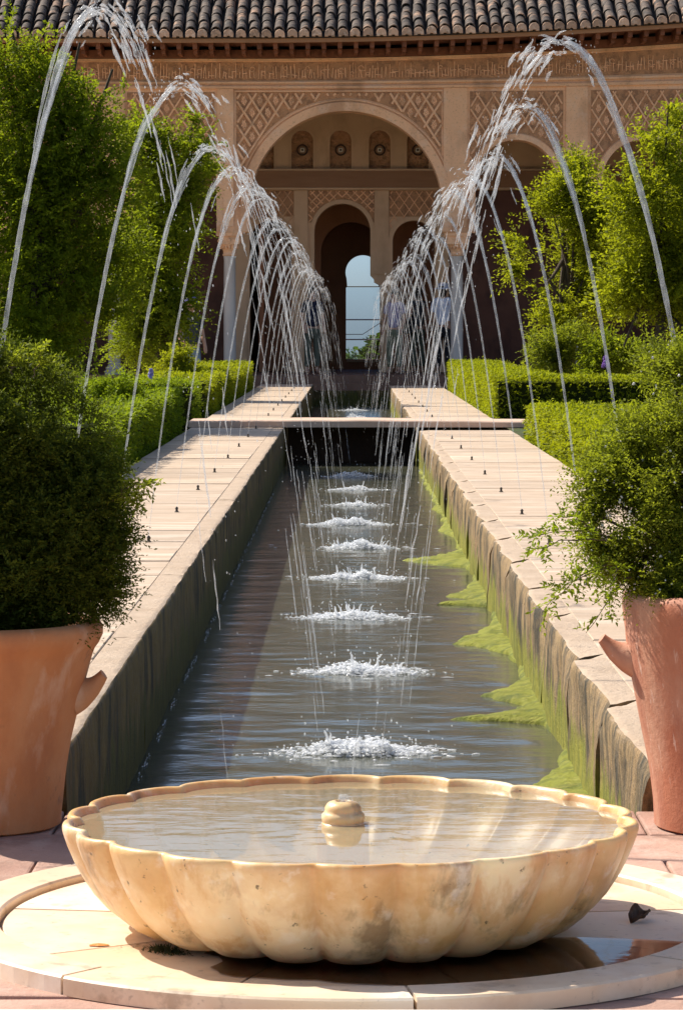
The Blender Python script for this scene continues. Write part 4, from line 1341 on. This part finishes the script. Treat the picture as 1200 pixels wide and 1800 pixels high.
def hedge(label, boxes, zt, mat, seed, dens=1500, leaf=.036):
    """boxes: (x0, x1, y0, y1) footprint rectangles"""
    gr = np.random.default_rng(seed)
    x0, y0 = boxes[0][0], boxes[0][2]
    org = np.array((x0, y0, -.03))
    root = empty('hedge', tuple(org)); tag(root, label, 'hedge', 'clipped hedges of the garden beds')
    core = MB()
    Ps, Ds = [], []
    for (a, b_, c, d) in boxes:
        i_ = .05
        core.box(a + i_ - org[0], b_ - i_ - org[0], c + i_ - org[1], d - i_ - org[1], 0, zt - .06 - org[2] + random.uniform(-.002, .002))
        faces = [((a, c, zt), (b_ - a, 0, 0), (0, d - c, 0), (0, 0, 1)),
                 ((a, c, 0), (0, d - c, 0), (0, 0, zt), (-1, 0, 0)), ((b_, c, 0), (0, d - c, 0), (0, 0, zt), (1, 0, 0)),
                 ((a, c, 0), (b_ - a, 0, 0), (0, 0, zt), (0, -1, 0)), ((a, d, 0), (b_ - a, 0, 0), (0, 0, zt), (0, 1, 0))]
        for (o_, u, v, n_) in faces:
            u, v, n_, o_ = map(np.array, (u, v, n_, o_))
            area = np.linalg.norm(np.cross(u, v)); n = int(area * dens / 6)
            uv = gr.uniform(0, 1, (n, 2))
            P = o_ + uv[:, :1] * u + uv[:, 1:] * v
            P = P + n_ * (.018 * nz(P, 2.6)[:, None] + .012 * nz(P, 8)[:, None] - np.abs(gr.normal(size=(n, 1))) * .03)
            Ps.append(P); Ds.append(n_ * .9 + gr.normal(size=(n, 3)) * .6)
    P = np.concatenate(Ps); D = np.concatenate(Ds)
    tb = .45 + .16 * nz(P, 2.5) + gr.normal(size=len(P)) * .1
    arr = spray(P, D, .05, 6, leaf, .55, gr, tb, .1)
    # a few stray shoots standing out of the clipped top
    n = int(len(P) * .012); pick = gr.choice(len(P), n)
    arr2 = spray(P[pick], np.tile(np.array([[0, 0, 1.]]), (n, 1)) + gr.normal(size=(n, 3)) * .4, .11, 7, leaf, .5, gr, tb[pick] + .2, .1)
    arr = [np.concatenate(q) for q in zip(arr, arr2)]
    core.build('branch_core', M['hedge_core'], root)
    leaf_object('leaves', arr[0] - org, *arr[1:5], arr[5], mat, root)
    return root
random.seed(8)
hedge('low clipped hedge beside the left walkway, before the bridge', [(-3.3, -1.70, 20.5, 30.6)], .55, M['leaf_hedge_d'], 201, 1900)
hedge('clipped hedge crossing the left bed at the bridge', [(-5.2, -1.72, 33.2, 34.3)], .56, M['leaf_hedge_d'], 202, 1500)
hedge('rounded bright hedge beside the left walkway, beyond the bridge', [(-2.55, -1.72, 36.4, 53.5)], .56, M['leaf_hedge'], 203, 1200)
hedge('low yellow-green hedge beside the right walkway, before the bridge', [(1.72, 3.6, 19.5, 29.8)], .40, M['leaf_hedge'], 204, 1900)
hedge('right hedge beyond the bridge with a sunlit side and dark front', [(1.72, 2.5, 36.6, 54.0), (2.5, 6.0, 36.62, 37.4)], .57, M['leaf_hedge'], 205, 3600)

# ------------------------------------------------------------------ potted bushes
def potted(label, pc, zb, clumps, ntwig, tl, k, leaf, aspect, mat, seed, gap, limbs, up=.2, gapf=9.):
    org = (pc[0], pc[1], zb)
    root = empty('potted_bush', org); tag(root, label, 'bush')
    random.seed(seed)
    m = MB()
    for c in clumps:
        e = np.array(c[:3]) - np.array(org)
        s = np.array((random.uniform(-.05, .05), random.uniform(-.05, .05), -.04))
        mid = s * .5 + e * .5 + np.array((random.uniform(-.03, .03), 0, .05))
        m.tube([tuple(s), tuple(mid), tuple(e)], [.009, .006, .0025], 6)
    m.build('stems', M['twig'], root, sm=60)
    crown('foliage', clumps, ntwig, tl, k, leaf, aspect, mat, root, org, seed, gap, 2.6, up, .15, gapf)
    return root
YP = 7.06
LB = [cl(p, q, YP, r_, dy=d_) for (p, q, r_, d_) in ((55,705,78,0),(20,790,110,-.02),(125,770,70,.02),(135,880,92,0),(60,950,125,-.03),(160,985,66,-.02),(165,1040,52,0),(30,1050,80,0),(110,1062,55,-.06),(-60,800,150,0),(-90,950,160,0),(175,850,45,.05),(-40,680,90,0),(195,935,36,0))]
pb = potted('dense dark green bush growing in the orange pot', LPC, .43, LB, 19500, .078, 13, .0125, .42, M['leaf_dark'], 301, -.85, 0, .3, 16.)
RB = [cl(p, q, YP, r_, dy=d_) for (p, q, r_, d_) in ((1205,680,90,0),(1145,760,72,.03),(1085,835,62,.02),(1185,850,105,0),(1125,925,72,-.02),(1190,985,80,0),(1115,1005,46,-.05),(1052,860,40,.02),(1045,955,34,-.02),(1090,975,52,-.04),(1170,640,40,.03),(1260,900,150,0),(1270,740,140,0),(1050,905,36,.0),(1160,1015,50,-.10))]
pr = potted('loose airy green bush spilling out of the reddish pot', RPC, .50, RB, 13500, .095, 13, .0112, .5, M['leaf_fine'], 302, -.12, 0, .2, 24.)
def shoots(root, org, specs, mat, seed, leaf, k=7):
    gr = np.random.default_rng(seed); random.seed(seed)
    m = MB(); Ss, Ds = [], []
    for (a, b_, sag, dens) in specs:
        a = np.array(a); b_ = np.array(b_)
        pts = []
        for i in range(9):
            u = i / 8
            p = a * (1 - u) + b_ * u + np.array((0, 0, sag * math.sin(math.pi * u))) + gr.normal(size=3) * .004
            pts.append(p)
        m.tube([tuple(p - np.array(org)) for p in pts], [.0021 - .0015 * i / 8 for i in range(9)], 5)
        d = unit((b_ - a)[None])[0]
        for i in range(dens):
            u = gr.uniform(.12, 1.0) ** .6
            q = u * 8; j = min(7, int(q)); p = pts[j] * (1 - (q - j)) + pts[j + 1] * (q - j)
            Ss.append(p); Ds.append(d * .7 + gr.normal(size=3) * .7)
    m.build('branch', M['twig'], root, sm=60)['kind'] = 'stuff'
    S = np.array(Ss); D = np.array(Ds)
    arr = spray(S, D, .045, k, leaf, .42, gr, .7 + gr.normal(size=len(S)) * .15, .3)
    leaf_object('shoot_leaves', arr[0] - np.array(org), *arr[1:5], arr[5], mat, root)
def PP(px, py, Y): return (wx(px, Y), Y, wz(py, Y))
shoots(pr, (RPC[0], RPC[1], .50), [(PP(1105,960,7.0), PP(925,940,6.85), .02, 30), (PP(1060,950,6.95), PP(930,968,6.8), .01, 14), (PP(1100,990,7.0), PP(950,1075,6.8), .03, 34), (PP(1100,1000,7.0), PP(985,1040,6.78), .02, 22), (PP(1110,1010,6.98), PP(1035,1112,6.75), .01, 8), (PP(1090,985,7), PP(1070,1065,6.75), .02, 22), (PP(1040,930,7), PP(985,905,6.9), .01, 14)], M['leaf_hedge_d'], 31, .0165)
shoots(pb, (LPC[0], LPC[1], .43), [(PP(190,880,7.0), PP(262,848,6.9), .01, 26), (PP(195,870,7.0), PP(240,880,6.9), .0, 22), (PP(60,660,7.0), PP(75,612,7.0), 0, 26), (PP(20,660,7.0), PP(22,625,7.0), 0, 18)], M['leaf_fine'], 32, .0165)
gr = np.random.default_rng(77); m = MB()
for i in range(170):
    c = RB[gr.integers(len(RB))]; d = unit(gr.normal(size=(1, 3)))[0]; d[1] = -abs(d[1])
    p = np.array(c[:3]) + d * np.array(c[3:6]) * gr.uniform(.85, 1.08) - np.array((RPC[0], RPC[1], .50))
    m.blob(tuple(p), (gr.uniform(.0018, .0038),) * 3, 5, 3, .3)
m.build('blossoms', M['blossom'], pr)

# flower spikes
def flower(px, py, Y, mat, label, h=.16, r=.045):
    x, y, z = PP(px, py, Y)
    root = empty('flower', (x, y, -.03)); tag(root, label, 'flower')
    m = MB(); m.tube([(0, 0, 0), (.02, 0, (z + .03) * .6), (0, 0, z + .03)], [.008, .006, .004], 6)
    m.build('stem', M['stem'], root)
    m = MB(); random.seed(int(px))
    for i in range(60):
        u = random.random(); a = random.uniform(0, 6.3); rr = r * (1 - .6 * u) * random.uniform(.5, 1)
        m.blob((rr * math.cos(a), rr * math.sin(a), z + .03 - h / 2 + h * u), (.014, .014, .016), 6, 4, .4)
    m.build('bloom', mat, root)
flower(1063, 636, 38.0, M['purple'], 'purple flower behind the dark-faced hedge on the right', .14, .05)
flower(266, 660, 34.9, M['lilac'], 'lilac flower spike above the crossing hedge on the left', .14, .035)

# trees in the valley seen through the window
def far_tree(label, x, y, ztop, r, seed, mat):
    C = [(x + random.uniform(-r, r) * .6, y + random.uniform(-r, r) * .5, ztop - r * random.uniform(.55, 1.6), r * random.uniform(.45, .7),) + (r * .6, r * random.uniform(.4, .6)) for _ in range(8)]
    C.append((x, y, ztop - r * .5, r * .5, r * .5, r * .5))
    s = max(0, min(1, (y - 74) / 70)); zg = (-.4 - 44 * s ** .8 - 3) if y > 74 else -.03
    root = empty('valley_tree', (x, y, zg)); tag(root, label, 'tree', 'trees in the valley')
    m = MB(); m.tube([(0, 0, 0), (0, 0, ztop - zg - r)], [.35, .15], 8); m.build('trunk', M['bark'], root)
    crown('crown', C, 1300, .5, 10, .20, .6, mat, root, (x, y, zg), seed, -1.2)
random.seed(15)
far_tree('pale olive tree in the valley seen through the window, left', -.4, 104, .42, 1.9, 401, M['leaf_far'])
far_tree('pale olive tree in the valley seen through the window, right', 1.0, 110, .30, 1.7, 402, M['leaf_far'])
far_tree('dark shrub outside the window, at its right jamb', .86, 71.5, .93, .40, 403, M['leaf_dark'])

# ------------------------------------------------------------------ water jets
ORD = ['first','second','third','fourth','fifth','sixth','seventh','eighth','ninth','tenth','eleventh','twelfth','thirteenth','fourteenth','fifteenth','sixteenth','seventeenth','eighteenth','nineteenth','twentieth','twenty-first']
G = 9.81
def jet(side, k, seed):
    random.seed(seed)
    y0 = (7.45 if side < 0 else 7.62) + 2.362 * k
    if BR0 - .1 < y0 < BR1 + .1: y0 = BR1 + .2
    x0 = -.96 if side < 0 else .955
    zt = (ZL if side < 0 else ZR)
    z0 = zt + .030
    xl = (-.10 if side < 0 else .19) + random.uniform(-.05, .05)
    za = (1.93 if side < 0 else 1.88) + random.uniform(-.07, .06)
    if k == 0: xl, za = (-.24, 1.95) if side < 0 else (.05, 1.88)
    vz = math.sqrt(2 * G * (za - z0)); ta = vz / G; T = ta + math.sqrt(2 * (za - WZ) / G)
    vx = (xl - x0) / T; vy = .45 / T
    lod = 1.0 if y0 < 18 else (.6 if y0 < 32 else .35)
    root = empty('water_jet', (x0, y0, zt))
    sd = 'left' if side < 0 else 'right'
    tag(root, f'{ORD[k]} water jet from the bowl in the row on the {sd} walkway', 'water jet', f'arching water jets of the {sd} row')
    def pos(t, ox=0, oy=0, oz=0): return Vector((vx * t + ox, vy * t + oy, .030 + vz * t - .5 * G * t * t + oz))
    # nozzle
    m = MB(); m.lathe([(0, 0), (.013, 0), (.013, .004), (.008, .006), (.0065, .018), (.009, .020), (.009, .024), (.0045, .030), (0, .031)], n=10, close=False)
    m.build('nozzle', M['bronze'], root, sm=40)
    # rising stream
    m = MB()
    n = int(70 * (lod ** .5)) + 10
    ph = random.uniform(0, 20)
    def wob(t, a):
        u = t / ta
        return Vector((mnoise.noise(Vector((t * 9, ph, a))), mnoise.noise(Vector((t * 9, ph + 5, a))), 0)) * (.012 * max(0, u - .15) ** 1.5)
    pts, rad = [], []
    for i in range(n + 1):
        u = (i / n); t = ta * .93 * u
        p = pos(t)
        hfrac = (p.z) / (za - z0)
        r = .0020 + .0064 * hfrac ** .9
        r *= 1 + .30 * hfrac * mnoise.noise(Vector((t * 28, ph, 3))) + .22 * hfrac * mnoise.noise(Vector((t * 75, ph, 9)))
        pts.append(p + wob(t, 0)); rad.append(max(.0016, r))
    m.tube(pts, rad, 9 if lod > .5 else 6, jitter=.10)
    for q in range(int(5 * lod) + 1):        # side strands peeling off the upper stream
        t0 = ta * random.uniform(.45, .8); t1 = min(ta * .97, t0 + ta * random.uniform(.1, .3))
        o = [random.gauss(0, .010), random.gauss(0, .010)]
        ps, rs = [], []
        nn = 10
        for i in range(nn + 1):
            u = i / nn; t = t0 + (t1 - t0) * u
            ps.append(pos(t, o[0] * (.3 + u), o[1] * (.3 + u)) + wob(t, q)); rs.append((.0034) * math.sin(math.pi * (.08 + .84 * u)) * random.uniform(.7, 1.3) + .0006)
        m.tube(ps, rs, 6, jitter=.15)
    m.build('rising_stream', M['jet'], root, sm=70)
    # breaking crest and falling spray
    m = MB()
    for q in range(int(34 * lod) + 4):       # lumps and ropes at the crest
        t0 = ta * random.gauss(1.04, .15); t1 = t0 + random.uniform(.012, .06)
        sp = .012 + .020 * min(1, abs(t0 - ta * .85) / (.3 * ta))
        o = [random.gauss(0, sp), random.gauss(0, sp), random.gauss(0, sp * .9)]
        ps, rs = [], []
        nn = 8; r0 = random.uniform(.0012, .0046)
        tw = random.uniform(0, 6)
        for i in range(nn + 1):
            u = i / nn; t = t0 + (t1 - t0) * u
            ps.append(pos(t, *o) + Vector((math.sin(tw + u * 4), math.cos(tw + u * 5), math.sin(tw * 2 + u * 6) * .7)) * .0025)
            rs.append(r0 * math.sin(math.pi * (.06 + .88 * u)) * random.uniform(.65, 1.4) + .0006)
        m.tube(ps, rs, 7, jitter=.22)
    for q in range(int(40 * lod) + 4):       # thinning strands on the way down
        u0 = random.random() ** 1.9
        t0 = ta * 1.08 + (T - ta * 1.12) * u0; t1 = min(T - .003, t0 + random.uniform(.02, .075))
        sp = .014 + .030 * u0
        o = [random.gauss(0, sp), random.gauss(0, sp), random.gauss(0, sp)]
        ps, rs = [], []
        nn = 7; r0 = random.uniform(.0012, .0036) * (1 - .65 * u0)
        for i in range(nn + 1):
            u = i / nn; t = t0 + (t1 - t0) * u
            ps.append(pos(t, *o) + Vector((random.gauss(0, .0012), random.gauss(0, .0012), 0)))
            rs.append(r0 * math.sin(math.pi * (.05 + .9 * u)) * random.uniform(.6, 1.4) + .0004)
        m.tube(ps, rs, 6, jitter=.2)
    for q in range(int(260 * lod)):          # loose drops
        t = ta * .82 + (T - .01 - ta * .82) * random.random() ** 1.5; u0 = max(0, (t - ta) / (T - ta))
        sp = .016 + .035 * u0
        p = pos(t, random.gauss(0, sp), random.gauss(0, sp), random.gauss(0, sp))
        r = random.uniform(.0006, .0019)
        if p.z + zt > WZ + .01: m.blob(tuple(p), (r, r, r * random.uniform(1, 2.2)), 6, 4)
    m.build('falling_spray', M['spray'], root, sm=70)['kind'] = 'stuff'
    return (x0 + vx * T, y0 + vy * T)
land = []
for k in range(21):
    a = jet(-1, k, 500 + k); b_ = jet(1, k, 600 + k)
    land.append((a, b_))

# ------------------------------------------------------------------ splashes where the jets land
def splash(k, a, b_):
    random.seed(900 + k)
    cx = .04 + random.uniform(-.03, .03); cy = 7.70 + 2.362 * k
    root = empty('water_splash', (cx, cy, WZ))
    far = cy > 22
    names = {1: 'white splash nearest the bowl where jets land'}
    lab = 'white splash in the channel nearest the bowl' if k == 1 else f'{ORD[k-1]} white splash in the channel counting from the bowl'
    tag(root, lab, 'splash', 'splashes along the channel')
    sx_ = random.uniform(.7, 1.15) * (1.35 if k == 1 else 1); hk = random.uniform(.45, 1.15); lean = random.uniform(-.05, .05)
    m = MB()
    nb = 1500 if not far else 520
    for i in range(nb):          # frothy heap
        x = random.gauss(lean * random.random(), .105 * sx_); y_ = random.gauss(0, .055)
        hh = .060 * hk * math.exp(-(abs(x) / .17) ** 2) * (.5 + .8 * max(0, mnoise.noise(Vector((x * 12, k * 3.1, 0))) + .4))
        z = random.uniform(0, 1) ** 1.3 * hh
        r = random.uniform(.0015, .0062) * (1.5 if i % 9 == 0 else 1)
        m.blob((x, y_, z), (r * random.uniform(1, 2.4), r * 1.5, r * random.uniform(.5, 1.1)), 5, 3, .35)
    m.build('froth', M['foam'], root, sm=70)['kind'] = 'stuff'
    m = MB()
    for i in range(130 if not far else 60):          # thrown drops
        a = random.uniform(0, 6.3); d = random.uniform(.03, .30)
        h = random.expovariate(1 / .035)
        r = random.uniform(.0010, .0036)
        m.blob((d * math.cos(a) * 1.1, d * math.sin(a) * .6, min(h, .16)), (r, r, r * random.uniform(.8, 1.8)), 6, 4, .2)
    for i in range(9 if not far else 4):          # tongues of water curling outward
        a = random.uniform(0, 6.3); d0 = random.uniform(.02, .13); ln = random.uniform(.008, .035); h = random.uniform(.03, .085)
        x0 = d0 * math.cos(a) * 1.3; y0 = d0 * math.sin(a) * .6
        ps, rs = [], []
        for j in range(8):
            u = j / 7
            ps.append((x0 + ln * u * math.cos(a) + random.gauss(0, .002), y0 + ln * u * math.sin(a) * .6, h * math.sin(math.pi * .5 * u)))
            rs.append((.0065 * (1 - u) ** .8 + .0006) * random.uniform(.6, 1.4))
        m.tube(ps, rs, 6, jitter=.2)
    m.build('thrown_drops', M['foam'], root, sm=70)['kind'] = 'stuff'
    m = MB()
    for i in range(34 if not far else 14):          # flecks of foam lying on the water
        x = random.gauss(0, .20); y_ = random.gauss(0, .13); w = random.uniform(.005, .030)
        n = 9; base = len(m.v); sd = random.uniform(0, 50)
        m.v.append((x, y_, .008))
        for q in range(n):
            an = 2 * math.pi * q / n; rr = w * (1 + .6 * mnoise.noise(Vector((math.cos(an) * 2 + sd, math.sin(an) * 2, sd))))
            m.v.append((x + rr * math.cos(an), y_ + rr * .5 * math.sin(an), .005))
        for q in range(n): m.f.append((base, base + 1 + q, base + 1 + (q + 1) % n))
    m.build('foam_flecks', M['foam'], root)['kind'] = 'stuff'
for k in range(1, 10): splash(k, *land[k])
for k in (14, 17, 19): 
    splash(k, *land[k])
    

# foam along the left waterline
random.seed(64); m = MB(); y = 7.6
while y < 26:
    if mnoise.noise(Vector((y * 3.3, 0, 4))) > .0:
        m.blob((WL + .012 + .014 * random.random(), y, WZ + .004), (random.uniform(.0010, .0035), random.uniform(.006, .035), .0012), 6, 4, .4)
    y += random.uniform(.015, .05)
o = m.build('waterline_foam', M['foam'], sm=60); tag(o, 'thin white foam line at the foot of the left channel wall', 'foam', kind='stuff')

# ------------------------------------------------------------------ algae mats at the right wall
def algae(label, y0, y1, tips, base, seed):
    ny_ = int((y1 - y0) / .028) + 4; nx_ = 16
    m = MB()
    for j in range(ny_ + 1):
        y = y0 + (y1 - y0) * j / ny_
        e = math.sin(math.pi * j / ny_) ** .6
        w = base * e * (.35 + max(0, 1.3 * mnoise.noise(Vector((y * 1.9, seed, 7)))))
        for (tx, ty, ws, wl_) in tips:
            s = (ws if y < ty else wl_)
            u = abs(y - ty) / s
            w = max(w, (WR - tx) * max(0, 1 - u) ** 1.25)
        w *= 1 + .30 * mnoise.noise(Vector((y * 5, seed, 0))) + .26 * mnoise.noise(Vector((y * 17, seed, 0))) + .12 * mnoise.noise(Vector((y * 47, seed, 0)))
        w = max(w, .004)
        for i in range(nx_ + 1):
            u = i / nx_
            x = WR + .03 - (w + .03) * u
            q = Vector((x * 14, y * 9, seed))
            z = WZ + .002 + (.034 * (1 - u) ** .6) + .008 * mnoise.noise(q) + .006 * mnoise.noise(q * 3.1)
            if i == nx_ or j in (0, ny_): z = WZ - .012
            elif i == nx_ - 1: z -= .006
            m.v.append((x, y + .01 * mnoise.noise(q * .9), z))
    for j in range(ny_):
        for i in range(nx_):
            a = j * (nx_ + 1) + i
            m.f.append((a, a + nx_ + 1, a + nx_ + 2, a + 1))
    o = m.build('algae_mat', M['algae'], sm=60)
    for v in o.data.vertices: v.co -= Vector((WR, (y0 + y1) / 2, WZ))
    o.location = (WR, (y0 + y1) / 2, WZ)
    tag(o, label, 'algae', 'green algae mats along the right wall')
algae('algae mat beside the bowl at the right wall, nearest the camera', 8.3, 10.0, [(.52, 9.28, .75, .55)], .10, 1.3)
algae('forked algae mat, second from the bowl', 10.55, 12.6, [(.375, 10.92, .16, .42), (.50, 11.62, .5, .55)], .09, 2.9)
algae('broad algae mat, third from the bowl', 12.75, 15.0, [(.41, 13.6, .55, .95)], .08, 4.4)
algae('algae mat with a ragged near edge, fourth from the bowl', 15.1, 17.4, [(.50, 15.95, .35, .8), (.47, 15.5, .16, .2)], .07, 6.1)
algae('long pointed algae tongue, fifth from the bowl', 17.5, 20.0, [(.30, 18.35, .5, .9)], .06, 7.7)
algae('narrow algae fringe along the right wall up to the bridge', 20.1, 31.0, [(.60, 21.2, .8, 1.2), (.62, 23.7, .6, .9)], .05, 9.2)

# ------------------------------------------------------------------ people
def skin(name, joints, edges, mat, parent, root_i=0, sub=2):
    me = bpy.data.meshes.new(name)
    me.from_pydata([j[0] for j in joints], edges, [])
    o = link(name, me, mat, parent)
    md = o.modifiers.new('skin', 'SKIN'); md.use_smooth_shade = True
    if not me.skin_vertices: pass
    for i, j in enumerate(joints):
        r = j[1]
        me.skin_vertices[0].data[i].radius = r if isinstance(r, tuple) else (r, r)
        me.skin_vertices[0].data[i].use_root = (i == root_i)
    sb = o.modifiers.new('sub', 'SUBSURF'); sb.levels = sub; sb.render_levels = sub
    return o
def person(label, x, y, z, h, rot, shirt, trousers, hair=None, hat=None, sleeve=.45, arm=0.0, bag=None, skirt=False):
    s = h / 1.75
    root = empty('person', (x, y, z)); tag(root, label, 'person'); root.rotation_euler = (0, 0, rot); root.scale = (s, s, s)
    # the figure faces local -Y
    J = [((0, 0, .95), (.14, .11)), ((0, .01, 1.12), (.125, .10)), ((0, 0, 1.32), (.155, .115)), ((0, .01, 1.46), (.075, .07)), ((0, .0, 1.53), .052), ((0, -.015, 1.60), (.072, .085)), ((0, -.01, 1.68), (.076, .092)), ((0, 0, 1.735), (.05, .06))]
    E = [(i, i + 1) for i in range(7)]
    def limb(start, pts):
        p = start
        for q in pts:
            J.append(q); E.append((p, len(J) - 1)); p = len(J) - 1
    for sg in (-1, 1):
        limb(3, [((sg * .17, .01, 1.43), .062), ((sg * .225, .02, 1.15), .043), ((sg * .21, -.08 - .18 * arm, .93 + .16 * arm), .030), ((sg * .20, -.11 - .25 * arm, .84 + .17 * arm), (.022, .038)), ((sg * .195, -.13 - .28 * arm, .77 + .18 * arm), (.014, .03))])
        limb(0, [((sg * .09, 0, .88), .095), ((sg * .10, -.01, .50), .060), ((sg * .105, .02, .10), .040), ((sg * .11, -.02, .045), .042), ((sg * .12, -.13, .03), .032)])
    skin('body', J, E, M['skin'], root)
    SJ = [((0, 0, .90), (.165, .135)), ((0, .01, 1.10), (.150, .125)), ((0, 0, 1.32), (.175, .135)), ((0, .01, 1.455), (.10, .085))]
    SE = [(0, 1), (1, 2), (2, 3)]
    for sg in (-1, 1):
        SJ += [((sg * .17, .01, 1.425), .078), ((sg * (.17 + .055 * sleeve * 1.6), .015, 1.43 - .28 * sleeve * 1.6), .064)]
        SE += [(3, len(SJ) - 2), (len(SJ) - 2, len(SJ) - 1)]
    skin('shirt', SJ, SE, shirt, root)
    TJ = [((0, 0, .97), (.150, .125)), ((0, 0, .88), (.155, .13))]; TE = [(0, 1)]
    for sg in (-1, 1):
        n = len(TJ)
        TJ += [((sg * .092, 0, .80), .10), ((sg * .102, -.01, .50), .078), ((sg * .106, .02, .12), .062)]
        TE += [(1, n), (n, n + 1), (n + 1, n + 2)]
    skin('trousers', TJ, TE, trousers, root)
    m = MB(); m.blob((0, -.095, 1.61), (.016, .025, .026), 8, 6); m.build('nose', M['skin'], root, sm=60)
    if hair:
        m = MB(); m.blob((0, .018, 1.675), (.098, .108, .105), 14, 10, .03); m.blob((0, .05, 1.60), (.085, .07, .10), 12, 8, .04); m.build('hair', hair, root, sm=70)
    if hat:
        m = MB(); m.lathe([(0, 1.80), (.07, 1.795), (.098, 1.77), (.108, 1.715), (.112, 1.70), (.20, 1.675), (.205, 1.668), (.11, 1.69), (.10, 1.70)], n=28, close=False); m.build('hat', hat, root, sm=40)
    if bag:
        m = MB(); m.box(.10, .34, -.14, .12, .82, 1.14); me = bevel_mesh(m.mesh('bag'), .035, 3); link('bag', me, bag, root)
    return root
C_ = cloth
FZ = .281
person('person in a white T-shirt and pale brimmed hat, seen from behind by the right column', wx(778, 59.7), 59.7, FZ, 1.72, math.pi - .35, C_('white_shirt', (.70,.71,.78), (.64,.66,.75)), C_('black_trousers', (.015,.015,.02)), M['hair'], C_('pale_hat', (.60,.60,.68)), .55, .1)
person('person in dark clothes with a dark bag, left of the white T-shirt', wx(733, 60.0), 60.0, FZ, 1.66, math.pi + .6, C_('charcoal_top', (.06,.06,.065)), C_('olive_trousers', (.10,.11,.075)), M['hair'], None, .15, .2, C_('dark_bag', (.012,.012,.015)))
person('person in a navy shirt behind the left row of jets near the window', wx(549, 59.6), 59.6, FZ, 1.66, .3, C_('navy_shirt', (.016,.020,.045)), C_('grey_green_trousers', (.11,.12,.09)), M['hair'], None, .45, .3)
person('person in a lilac top behind the right row of jets near the window', wx(693, 59.5), 59.5, FZ, 1.62, -.4, C_('lilac_top', (.34,.29,.42)), C_('moss_trousers', (.17,.18,.12)), M['hair'], None, .45, .2)
person('person in light blue trousers and dark top standing under the left trees', wx(336, 50.5), 50.5, -.03, 1.68, .5, C_('dark_top', (.05,.055,.075)), C_('light_blue_trousers', (.22,.30,.42)), None, C_('purple_hat', (.16,.14,.36)), .5, .2)
